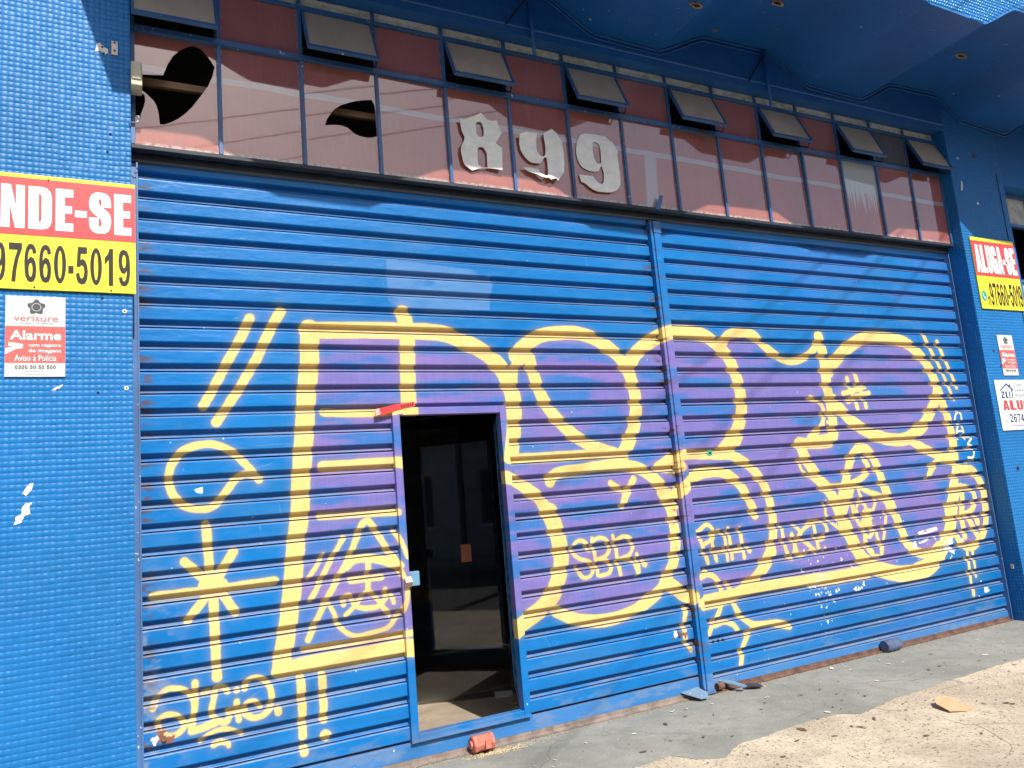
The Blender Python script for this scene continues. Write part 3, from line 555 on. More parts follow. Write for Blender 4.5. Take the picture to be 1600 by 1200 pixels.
def tiled_paint(name, col, rough, glaze):
    # fine painted mosaic seen from below or at a grazing angle: joints and uneven bedding as relief, in the surface's own metres (UV)
    m, nt, bs = mat(name); uv = N(nt, 'ShaderNodeUVMap').outputs[0]; p = position(nt)
    br = N(nt, 'ShaderNodeTexBrick', offset=0.0, squash=1.0); L(nt, uv, br.inputs['Vector'])
    for k, v in (('Scale', 1.0), ('Mortar Size', .0016), ('Mortar Smooth', .35), ('Brick Width', .0275), ('Row Height', .0275), ('Bias', 0.0)): br.inputs[k].default_value = v
    br.inputs['Color1'].default_value = (0, 0, 0, 1); br.inputs['Color2'].default_value = (1, 1, 1, 1); br.inputs['Mortar'].default_value = (.5, .5, .5, 1)
    n = noise(nt, p, 1.1, 5, .6)
    c = mix(nt, ramp(nt, n, .3, .7), [k*.85 for k in col], [k*1.15 for k in col]); c = mix(nt, math_(nt, 'MULTIPLY', br.outputs['Color'], .16), c, [k*1.6 for k in col])
    c = mix(nt, math_(nt, 'MULTIPLY', br.outputs['Fac'], .75), c, [k*.55 for k in col])
    c = mix(nt, math_(nt, 'MULTIPLY', ramp(nt, noise(nt, p, 2.3, 6, .7), .54, .74), .38), c, [col[0]+.02, col[1]*.55, col[2]*.5]); c = mix(nt, ramp(nt, noise(nt, p, 21, 3, .6), .70, .73), c, (0.30, 0.30, 0.30))
    L(nt, c, bs.inputs['Base Color']); bs.inputs['Roughness'].default_value = rough
    h = math_(nt, 'ADD', math_(nt, 'MULTIPLY', br.outputs['Fac'], -1.0), math_(nt, 'MULTIPLY', noise(nt, p, 22, 2), glaze)); bump(nt, h, .5, .003, bs)
    return m
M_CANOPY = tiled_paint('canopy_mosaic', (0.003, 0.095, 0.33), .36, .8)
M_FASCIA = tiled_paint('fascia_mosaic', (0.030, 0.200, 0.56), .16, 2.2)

def concrete(name, a, b, scale, rough, speck, speck_col, cracks):
    m, nt, bs = mat(name); p = position(nt); n = noise(nt, p, scale, 6, .65); n2 = noise(nt, p, scale*7, 5, .7); n3 = noise(nt, p, 55, 3, .6)
    c = mix(nt, ramp(nt, n, .3, .7), a, b); c = mix(nt, math_(nt, 'MULTIPLY', ramp(nt, n2, .35, .7), .35), c, [k*.72 for k in a])
    c = mix(nt, math_(nt, 'MULTIPLY', ramp(nt, n3, speck, speck+.10), .75), c, speck_col)
    c = mix(nt, math_(nt, 'MULTIPLY', ramp(nt, noise(nt, p, 2.2, 6, .75), .56, .72), .45), c, [k*.5 for k in a])
    c = mix(nt, ramp(nt, noise(nt, p, 90, 2, .5), .70, .74), c, [min(1, k*1.6) for k in b])
    h = math_(nt, 'ADD', n2, math_(nt, 'MULTIPLY', n3, .6))
    if cracks:
        v = N(nt, 'ShaderNodeTexVoronoi', feature='DISTANCE_TO_EDGE'); v.inputs['Scale'].default_value = .9
        w = N(nt, 'ShaderNodeVectorMath', operation='ADD'); L(nt, p, w.inputs[0]); nz = N(nt, 'ShaderNodeTexNoise'); nz.inputs['Scale'].default_value = 3; L(nt, p, nz.inputs[0])
        s_ = N(nt, 'ShaderNodeVectorMath', operation='SCALE'); s_.inputs['Scale'].default_value = .25; L(nt, nz.outputs['Color'], s_.inputs[0]); L(nt, s_.outputs[0], w.inputs[1]); L(nt, w.outputs[0], v.inputs['Vector'])
        k = math_(nt, 'SUBTRACT', 1.0, ramp(nt, v.outputs['Distance'], .0015, .006)); k = math_(nt, 'MULTIPLY', k, ramp(nt, noise(nt, p, 1.1, 2), .45, .6))
        c = mix(nt, math_(nt, 'MULTIPLY', k, cracks), c, [q*.35 for q in a]); h = math_(nt, 'SUBTRACT', h, math_(nt, 'MULTIPLY', k, 1.2))
    L(nt, c, bs.inputs['Base Color']); bs.inputs['Roughness'].default_value = rough; bump(nt, h, .45, .006, bs)
    return m
M_APRON = concrete('grey_painted_concrete', (0.195, 0.200, 0.178), (0.285, 0.285, 0.255), 1.5, .8, .64, (0.08, 0.08, 0.075), .25)
M_PAVE = concrete('worn_tan_concrete', (0.37, 0.315, 0.235), (0.57, 0.49, 0.375), 1.3, .92, .55, (0.13, 0.105, 0.075), .7)
M_ROAD = concrete('asphalt', (0.045, 0.045, 0.045), (0.065, 0.063, 0.06), 1.0, .9, .6, (0.10, 0.10, 0.10), .5)
M_KERB = concrete('kerb_concrete', (0.25, 0.24, 0.22), (0.34, 0.33, 0.30), 2.0, .9, .62, (.1, .1, .1), 0)
M_FLOOR = concrete('shop_floor_screed', (0.30, 0.245, 0.185), (0.40, 0.33, 0.25), 2.0, .7, .66, (.12, .10, .08), 0)
M_DARK = plain('dark_interior_plaster', (0.11, 0.105, 0.105), .9, .3, 2)  # dark grey for the room's walls and ceiling
M_RUST = plain('rusty_steel', (0.13, 0.070, 0.050), .8, .45, 14, bmp=.5)
M_RUSTGREY = plain('worn_rail_steel', (0.22, 0.175, 0.15), .7, .35, 14, bmp=.4)

# ------------------------------------------------------------------ ground
def sheet(name, out, z, th, m, label=None):
    return link(name, MB().prism_z(out, z-th, z).mesh(name), m, kind='structure', label=label)
ground = MB().add([(-400,-400,-.30),(400,-400,-.30),(400,400,-.30),(-400,400,-.30)], [(0,1,2,3)])
link('ground', ground.mesh('ground'), M_KERB, kind='structure', label='bare ground reaching away under the street')
sheet('road', [(-60,-11.0),(60,-11.0),(60,-3.55),(-60,-3.55)], -.13, .1, M_ROAD, 'dark asphalt road in front of the shop')
sheet('pavement', [(-60,-3.40),(60,-3.40),(60,.05),(-60,.05)], G-.004, .2, M_PAVE, 'sunlit tan worn concrete pavement in front of the shop')
sheet('kerb', [(-60,-3.55),(60,-3.55),(60,-3.402),(-60,-3.402)], G-.008, .25, M_KERB, 'concrete kerb between pavement and road')
sheet('far_pavement', [(-60,-14.2),(60,-14.2),(60,-11.0),(-60,-11.0)], .01, .2, M_KERB, 'concrete pavement across the road')
ap = [(-2.0,.06),(-2.0,-.84),(-.8,-.86),(.4,-.83),(1.4,-.85),(2.3,-.82),(3.0,-.84)] + APRON + [(7.3,-.86),(8.0,-.85),(8.9,-.88),(10.5,-.86),(10.5,.06)]
apd = [ap[0]]
for a, b in zip(ap[1:-2], ap[2:-1]):
    n = max(1, int(math.dist(a, b)/.04))
    for k in range(n):
        t = k/n; apd.append((a[0]+(b[0]-a[0])*t, a[1]+(b[1]-a[1])*t+random.uniform(-.006, .006)))
apd += ap[-2:]
sheet('painted_apron', apd, G, .1, M_APRON, 'grey painted concrete strip along the foot of the shutters')

# ------------------------------------------------------------------ the building
shop = thing('shop_building', (4.6, 0, 0), 'blue mosaic shop building with a zigzag concrete canopy over its front', 'building')
pier1 = part('pier', MB().box(-3.0, XL, YF+.003, .6, -.1, 7.4), M_GROUT, shop)
pier2 = part('pier', MB().box(XR, 9.03, YF+.003, .6, -.1, 7.4).box(9.03, 12, YF+.003, .6, 4.16, 7.4).box(9.03, 12, YF+.003, .6, -.1, 2.2).box(10.9, 12, YF+.003, .6, 2.2, 4.16), M_GROUT, shop)
def tiles(name, parent, origin, du, dv, nrm, nu, nv_, skip=None, pitch=.0275, depth=.0016, seed=1, m=None):
    r = np.random.default_rng(seed); o = np.array(origin, float); du = np.array(du, float); dv = np.array(dv, float); nr = np.array(nrm, float)
    i, j = np.meshgrid(np.arange(nu), np.arange(nv_), indexing='ij'); i = i.ravel(); j = j.ravel()
    if skip is not None: k = ~skip(i*pitch, j*pitch); i = i[k]; j = j[k]
    n = len(i); gap = .0007; bev = .0022
    # sheets of 10 x 10 tiles laid a little out of line
    sh = r.normal(0, .0012, (nu//10+2, nv_//10+2, 2)); jit = sh[i//10, j//10]+r.normal(0, .0003, (n, 2))
    u0 = i*pitch+gap+jit[:,0]; u1 = (i+1)*pitch-gap+jit[:,0]; v0 = j*pitch+gap+jit[:,1]; v1 = (j+1)*pitch-gap+jit[:,1]
    lift = depth+r.normal(0, .0003, n); tu = r.normal(0, .022, n); tv = r.normal(0, .022, n)
    def P(u, v, h): return o+u[:,None]*du+v[:,None]*dv+h[:,None]*nr
    c = [(u0, v0), (u1, v0), (u1, v1), (u0, v1)]; z = np.zeros(n)
    low = [P(u, v, z) for u, v in c]; um, vm = (u0+u1)/2, (v0+v1)/2
    top = []
    for a, b in ((1,1),(-1,1),(-1,-1),(1,-1)):
        idx = len(top); u, v = c[idx]; uu, vv = u+a*bev, v+b*bev
        top.append(P(uu, vv, lift+(uu-um)*tu+(vv-vm)*tv))
    V = np.stack(low+top, 1).reshape(-1, 3); b = (np.arange(n)*8)[:,None]
    F = np.concatenate([b+np.array(f) for f in ((4,5,6,7),(0,1,5,4),(1,2,6,5),(2,3,7,6),(3,0,4,7))], 0)
    me = bpy.data.meshes.new(name); me.vertices.add(len(V)); me.vertices.foreach_set('co', V.ravel())
    me.loops.add(F.size); me.loops.foreach_set('vertex_index', F.ravel()); me.polygons.add(len(F)); me.polygons.foreach_set('loop_start', np.arange(len(F))*4); me.polygons.foreach_set('loop_total', np.full(len(F), 4))
    me.update(calc_edges=True); me.validate(); return part(name, me, m or M_TILE, parent, kind='stuff')
nz = 168
tiles('mosaic_tiles', pier1, (XL-62*.0275, YF+.003, 0.0), (1,0,0), (0,0,1), (0,-1,0), 62, 182, seed=3)
tiles('mosaic_tiles', pier2, (XR, YF+.003, 0.0), (1,0,0), (0,0,1), (0,-1,0), 30, 182, seed=4)
tiles('mosaic_tiles', pier2, (XR+.001, YF+.005+6*.0275, 0.0), (0,-1,0), (0,0,1), (-1,0,0), 6, nz, seed=5)
def ragged(p):
    out = []
    for a, b in zip(p, p[1:]+p[:1]):
        n = max(2, int(math.dist(a, b)/.005))
        for k in range(n): out.append((a[0]+(b[0]-a[0])*k/n+random.uniform(-.0032, .0032), a[1]+(b[1]-a[1])*k/n+random.uniform(-.0032, .0032)))
    return out
for x0, z0, pts in ((.66, 1.52, [(0,0),(.03,.012),(.052,.05),(.075,.055),(.07,.09),(.085,.12),(.05,.115),(.03,.085),(.035,.06),(.01,.045)]), (.69, 1.66, [(0,0),(.02,-.01),(.045,.02),(.05,.06),(.03,.05),(.012,.025)]), (.80, 2.145, [(0,0),(.02,.004),(.05,.02),(.062,.036),(.03,.026)]), (.99, 3.955, [(0,0),(.03,.006),(.05,-.01),(.075,.0),(.07,.03),(.05,.035),(.03,.06),(.006,.052)]),
                    (8.74, 1.05, [(0,0),(.02,0),(.03,.05),(.012,.06)]), (8.31, 4.02, [(0,0),(.03,.02),(.05,.10),(.03,.13),(.01,.06)])):
    part('bare_plaster_patch', plate('bare_plaster_patch', ragged([(x0+a*.85, z0+b*.85) for a, b in pts]), [], YF-.0008, .003), plain('bare_white_plaster', (.72,.71,.68), .8) if 'bare_white_plaster' not in bpy.data.materials else bpy.data.materials['bare_white_plaster'], pier1 if x0 < 4 else pier2)
M_HOLE = plain('drill_hole_shadowless_dark', (0.01, 0.01, 0.012), .9)
bpy.data.materials['drill_hole_shadowless_dark'].name = 'dark_plug'
for x, z in ((1.023, 3.985), (1.03, 3.95), (1.045, 3.40), (1.06, 3.50), (1.02, 2.615), (1.0, 2.135)):
    part('screw_plug', MB().tube([(x, YF-.001, z), (x, YF+.004, z)], .006, 8), M_HOLE, pier1)
for x, z in ((1.12, 2.55), (1.125, 2.155)):
    w = part('washer', MB().tube([(x, YF-.003, z), (x, YF+.004, z)], .011, 12), bpy.data.materials['bare_white_plaster'], pier1)
    part('screw_plug', MB().tube([(x, YF-.005, z), (x, YF-.002, z)], .004, 8), M_HOLE, w)
for x, z, w_ in ((8.55, 2.9, .01), (8.36, 2.45, .012), (8.42, 2.3, .008), (8.5, 2.4, .007), (8.40, 1.35, .02), (8.62, .95, .018), (8.66, 1.0, .012)):
    part('chipped_spot', MB().tube([(x, YF-.0012, z), (x, YF+.004, z)], [w_, w_*.8], 7), M_HOLE, pier2)
part('expansion_joint', MB().box(8.930, 8.938, YF-.0025, YF, 0.3, 4.27), M_HOLE, pier2)
# head beam above the windows, lintel below them, walls and floor of the shop
part('head_beam', MB().prism_x([(YF,4.615),(-.02,4.628),(.3,4.628),(.3,7.4),(YF,7.4),(YF,4.70),(YF-.008,4.695),(YF-.008,4.675),(YF,4.67)], XL, XR), M_BEAM, shop)
part('lintel', MB().box(XL, XR, -.022, .12, 3.452, ZB-.0126), M_LINTEL, shop)
part('lintel_soffit', MB().box(XL, XR, -.018, .11, 3.440, 3.4515), M_DARK, shop)
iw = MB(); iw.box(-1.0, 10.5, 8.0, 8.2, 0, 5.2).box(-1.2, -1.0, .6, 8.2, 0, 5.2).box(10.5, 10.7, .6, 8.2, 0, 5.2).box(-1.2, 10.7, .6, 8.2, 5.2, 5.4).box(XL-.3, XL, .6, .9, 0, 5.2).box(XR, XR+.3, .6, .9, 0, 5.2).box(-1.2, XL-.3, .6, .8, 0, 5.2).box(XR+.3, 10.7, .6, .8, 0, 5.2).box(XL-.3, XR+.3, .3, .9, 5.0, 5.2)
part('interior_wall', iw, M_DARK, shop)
part('shop_floor', MB().box(-1.0, 10.5, .07, 8.0, -.1, G+.012), M_FLOOR, shop)
part('threshold', MB().box(2.4, 3.9, 1.24, 1.32, G+.01, G+.03), M_FLOOR, shop)
part('wooden_batten', MB().box(1.2, 8.1, .02, .05, 3.925, 3.965), plain('brown_batten_wood', (0.30, 0.17, 0.09), .7, .2, 8), shop)
part('wooden_batten', MB().box(4.60, 4.71, .052, .08, 3.5, 4.0), bpy.data.materials['brown_batten_wood'], shop)

# folded canopy
def zprof(x):
    ks = [(-1,4.75),(.35,4.75),(.85,4.985),(1.55,4.985),(1.98,4.765),(2.52,4.75),(3.02,4.98),(3.80,4.985),(4.18,4.765),(4.78,4.75),(5.25,4.97),(5.97,4.985),(6.38,4.765),(7.04,4.75),(7.50,4.98),(8.18,5.0),(8.46,4.79),(9.20,4.745),(9.62,4.95),(10.4,4.98),(10.8,4.77),(12,4.75)]
    for (a, za), (b, zb) in zip(ks, ks[1:]):
        if a <= x <= b: t = (x-a)/(b-a); t = t*.8+.2*t*t*(3-2*t); return za+(zb-za)*t
    return 4.75
def canopy():
    xs = [.72+(11.6-.72)*k/236 for k in range(237)]; n = len(xs); vs = []; fs = []; uv = []
    Y0, Y1, TOPZ = YF-.001, -1.325, 5.62
    def fx(x): return x+.39*max(0, 1-(x-.72)/1.6)                         # the left end is cut at a slant in plan
    vs += [(x, Y0, zprof(x)) for x in xs]; vs += [(fx(x), Y1, zprof(fx(x))) for x in xs]; vs += [(fx(x), Y1, TOPZ) for x in xs]; vs += [(x, Y0, TOPZ) for x in xs]
    arc = [0.0]
    for a, b in zip(xs, xs[1:]): arc.append(arc[-1]+math.hypot(b-a, zprof(b)-zprof(a)))
    under = MB(); front = MB(); mb = MB()
    f1 = [(i, n+i, n+i+1, i+1) for i in range(n-1)]; f2 = [(n+i, 2*n+i, 2*n+i+1, n+i+1) for i in range(n-1)]; f3 = [(2*n+i, 3*n+i, 3*n+i+1, 2*n+i+1) for i in range(n-1)]
    ends = [(0, 3*n, 2*n, n), (n-1, 2*n-1, 3*n-1, 4*n-1)]
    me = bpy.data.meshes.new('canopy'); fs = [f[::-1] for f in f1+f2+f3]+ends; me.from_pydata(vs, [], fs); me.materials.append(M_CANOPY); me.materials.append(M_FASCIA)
    ul = me.uv_layers.new(name='UVMap'); k = 0
    for p_, f in zip(me.polygons, fs):
        for li, vi in zip(p_.loop_indices, p_.vertices):
            c = me.vertices[vi].co; q = vi % n
            ul.data[li].uv = (arc[q], c.y) if p_.index < n-1 else (c.x, c.z)
        if n-1 <= p_.index < 2*(n-1): p_.material_index = 1
    me.update()
    return me
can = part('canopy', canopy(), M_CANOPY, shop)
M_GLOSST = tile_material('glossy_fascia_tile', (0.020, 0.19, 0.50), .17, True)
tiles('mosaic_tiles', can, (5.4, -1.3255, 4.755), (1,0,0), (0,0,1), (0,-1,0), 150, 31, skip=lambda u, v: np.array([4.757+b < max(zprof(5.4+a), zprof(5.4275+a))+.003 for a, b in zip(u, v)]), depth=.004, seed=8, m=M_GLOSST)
for dy, dz, r in ((.0, -.010, .010), (-.004, -.045, .006)):
    part('moulding', MB().tube([(x, YF-.004+dy, zprof(x)+dz) for x in [XL+.02+k*(11-XL)/150 for k in range(151)]], r, 6), M_BEAM, shop)
M_FLAKE = plain('flaking_rust_and_plaster', (0.34, 0.24, 0.15), .9, .6, 60, bmp=.8)
for cx, cy, s in ((5.52, -.72, 1.0), (4.70, -.73, .9), (7.72, -.735, 1.1)):
    pts = [(cx+math.cos(t)*.066*s*random.uniform(.75,1.15), cy+math.sin(t)*.027*s*random.uniform(.7,1.2)) for t in [2*math.pi*k/13 for k in range(13)]]
    zz = zprof(cx); d = part('broken_lamp_recess', MB().prism_z(pts, zz-.014, zz+.01), M_FLAKE, can)
    part('dark_socket', MB().prism_z([(cx+(a-cx)*.62-.008, cy+(b-cy)*.55-.004) for a, b in pts], zz-.0165, zz-.013), M_HOLE, d)
part('stain_spot', MB().prism_z([(5.30+.03*math.cos(t), -.28+.014*math.sin(t)) for t in [k*.7 for k in range(9)]], zprof(5.3)-.003, zprof(5.3)+.01), M_RUST, can)
part('rust_stain', plate('rust_stain', ell(8.62, 4.42, .035, .022, 11), [], YF-.002, .004), plain('rust_stain_brown', (.10,.06,.07), .9), pier2)
part('upper_wall', MB().box(-3, 12, .6, .9, 5.4, 7.4), M_WALL, shop)
# neighbouring recessed window at the right
nw = part('recessed_window', MB().box(9.03, 9.06, -.05, .0, 2.2, 4.16).box(9.06, 10.9, -.05, .0, 4.12, 4.16).box(9.06, 10.9, -.05, 0, 3.80, 3.83).box(9.06, 10.9, -.05, 0, 3.20, 3.23).box(9.16, 9.185, -.052, .0, 2.2, 4.16).box(9.62, 9.65, -.052, 0, 2.2, 4.16), M_STEEL, shop)
M_CREAM = plain('dusty_cream_glass', (0.42, 0.40, 0.33), .35, .35, 10)
for x0, x1, z0, z1 in ((9.062,9.158,3.832,4.118),(9.187,9.618,3.832,4.118),(9.062,9.158,3.232,3.798),(9.187,9.618,2.6,3.198),(9.652,10.898,3.232,4.118),(9.652,10.898,2.22,3.198),(9.062,9.158,2.22,3.198)):
    part('pane', MB().box(x0, x1, -.028, -.022, z0, z1), M_CREAM, nw)
part('dark_backing', MB().box(9.03, 10.9, .35, .4, 2.2, 4.16), M_DARK, shop)

# ------------------------------------------------------------------ shutters
SX = {'left': (1.19, 4.622), 'right': (4.722, 8.17)}
DX0, DX1, DZ0, DZ1 = 2.543, 3.305, .145, 2.05                           # wicket outer frame
PROF = [(.0080,.0730),(.0030,.0715),(.0006,.0680),(0,.0640),(0,.0045),(.0008,.0018),(.0030,-.0010),(.0080,-.0018),(.0200,-.0028),(.0310,-.0060),(.0350,-.0140),(.0335,-.0220),(.0240,-.0310),(.0130,-.0365),(.0118,-.0385),(.0120,-.0395),(.0320,-.0405),(.0320,-.0464),(.0090,-.0470)]
BACK = [(.0370,-.0470),(.0370,.0730)]
def slat_mesh(x0, x1):
    mb = MB(); segs = max(1, int((x1-x0)/.45)); n = len(PROF); X = [x0+(x1-x0)*k/segs for k in range(segs+1)]
    vs = [(x, y, z) for x in X for y, z in PROF]; fs = [(k*n+i, (k+1)*n+i, (k+1)*n+i+1, k*n+i+1) for k in range(segs) for i in range(n-1)]
    mb.add(vs, [f[::-1] for f in fs]); 
    return mb.mesh('slat')
def shutter(side, label, z_first, dz):
    x0, x1 = SX[side]
    t = thing('roller_shutter', ((x0+x1)/2, 0, G), label, 'roller shutter', 'roller shutters closing the shopfront')
    meshes = {}
    def put(a, b, z):
        me = meshes.setdefault((a, b), None) or slat_mesh(a, b); meshes[(a, b)] = me
        o = reg(link('slat', me, M_SHUT, t, loc=(0, random.gauss(0, .0006), z+random.gauss(0, .0006))))
        o.rotation_euler = (random.gauss(0, .004), random.gauss(0, .00022), 0); return o
    k = 0; z = z_first
    while z > .13:
        if side == 'left' and z-.047 < 2.02:
            put(x0, DX0+.01, z); put(DX1-.01, x1, z)
        else: put(x0, x1, z)
        z -= PITCH
    ztop = z+PITCH-.047
    return t, ztop
sh1, zt1 = shutter('left', 'wide blue slatted shutter left of the post, with an open wicket door', 3.399-.0, 0)
sh2, zt2 = shutter('right', 'blue slatted shutter right of the post, its graffiti ending in a figure', 3.390, 0)
extra = None
for t, (x0, x1), zt in ((sh1, SX['left'], zt1), (sh2, SX['right'], zt2)):
    mb = MB(); mb.box(x0, x1, -.002, .02, .055, zt+.002) if t is sh2 else mb.box(x0, x1, -.002, .02, .055, DZ0-.004)
    part('bottom_bar', mb, M_SHUT, t, bevel=.003)
    if t is sh1: [part('bottom_bar', MB().box(a, b, -.0015, .02, DZ0-.002, zt+.002), M_SHUT, t) for a, b in ((x0, DX0), (DX1, x1))]
    part('bottom_angle', MB().prism_x([(-.034,G+.002),(-.034,.028),(-.006,.034),(-.006,.056),(.012,.056),(.012,G+.002)], x0, x1), M_RUSTGREY if t is sh1 else M_RUST, t)
    part('top_slat', MB().box(x0, x1, .002, .02, 3.44, 3.62), M_SHUT, t)
# wicket: frame of four bars, the leaf swung inside
FY = -.030
for a in ((DX0, DX0+.045, DZ0, DZ1), (DX1-.047, DX1, DZ0, DZ1)):
    part('wicket_frame_bar', MB().box(a[0], a[1], FY, .03, a[2], a[3]), M_FRAMEPAINT, sh1, bevel=.003)
for z0, z1 in ((DZ0, DZ0+.044), (DZ1-.045, DZ1)):
    part('wicket_frame_bar', MB().box(DX0+.0452, DX1-.0472, FY+.0006, .03, z0, z1), M_FRAMEPAINT, sh1, bevel=.003)
lb = MB(); ca, sa = math.cos(math.radians(66.4)), math.sin(math.radians(66.4))
def leafp(u, v, z): return (DX1-.045+u*ca+v*sa, .035+u*sa-v*ca, z)
def leafbox(mb, u0, u1, v0, v1, z0, z1):
    mb.add([leafp(u0,v0,z0),leafp(u1,v0,z0),leafp(u1,v1,z0),leafp(u0,v1,z0),leafp(u0,v0,z1),leafp(u1,v0,z1),leafp(u1,v1,z1),leafp(u0,v1,z1)], [(0,3,2,1),(4,5,6,7),(0,1,5,4),(1,2,6,5),(2,3,7,6),(3,0,4,7)]); return mb
M_LEAF = blue_paint('bounce_lit_leaf_paint', (0.06, 0.24, 0.52), .45)  # blue lightened so the colour carries light bounced off the floor
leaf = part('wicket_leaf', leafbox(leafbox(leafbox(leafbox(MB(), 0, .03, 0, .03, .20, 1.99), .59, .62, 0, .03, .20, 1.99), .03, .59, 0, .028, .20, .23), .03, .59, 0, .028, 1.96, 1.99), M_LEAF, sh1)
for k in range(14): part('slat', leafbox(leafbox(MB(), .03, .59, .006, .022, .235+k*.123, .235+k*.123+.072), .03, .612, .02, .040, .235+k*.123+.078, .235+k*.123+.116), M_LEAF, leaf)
part('latch_box', MB().box(2.592, 2.655, -.012, .030, 1.0, 1.082), plain('pale_blue_latch_paint', (.12,.28,.42), .45), sh1, bevel=.004)
part('latch_box', MB().prism_x([(-.04,1.0),(-.075,1.03),(-.04,1.06)], 2.55, 2.592), plain('pale_pink_primer', (.55,.38,.33), .6), sh1)
part('lock_cylinder', MB().tube([(4.50,-.012,.443),(4.50,.01,.443)], .012, 12), M_RUST, sh1)
part('lock_cylinder', MB().tube([(1.28,-.012,.427),(1.28,.01,.427)], .012, 12), M_RUST, sh1)
for k in range(3): part('plug_screw', MB().tube([(4.79+k*.045,-.004,.352),(4.79+k*.045,.01,.352)], .007, 8), M_HOLE, sh2)
# centre post, guide rails
post = thing('shutter_post', (4.672, -.03, G), 'tall steel post between the two shutters, sprayed blue, violet and yellow', 'post')
part('channel', MB().box(4.660, 4.722, -.036, .03, .05, 3.425), M_FRAMEPAINT, post, bevel=.005)
part('flange', MB().box(4.628, 4.640, -.036, .03, .07, 3.425).box(4.6402, 4.6598, -.024, .03, .06, 3.425).box(4.6405, 4.6465, -.032, -.0242, .05, 3.425), M_FRAMEPAINT, post)
part('splice_plate', MB().box(4.655, 4.7225, -.040, -.0362, 3.33, 3.42), M_STEEL, post)
part('foot_plate', MB().box(4.632, 4.722, -.044, .03, .03, .052), M_RAIL, post)
for x0, x1, lab in ((XL+.001, 1.189, 'blue steel guide rail down the left edge of the shutters'), (8.171, 8.199, 'blue steel guide rail down the right edge of the shutters')):
    g_ = thing('guide_rail', ((x0+x1)/2, 0, G), lab, 'guide rail', 'guide rails at the outer shutter edges')
    part('channel', MB().box(x0, x1, -.012, .05, G, 3.43), M_RAIL, g_, bevel=.002)
    part('lip', MB().box(x0 if x0 > 5 else x1-.008, x0+.008 if x0 > 5 else x1, -.030, -.0125, G, 3.43), M_RAIL, g_)

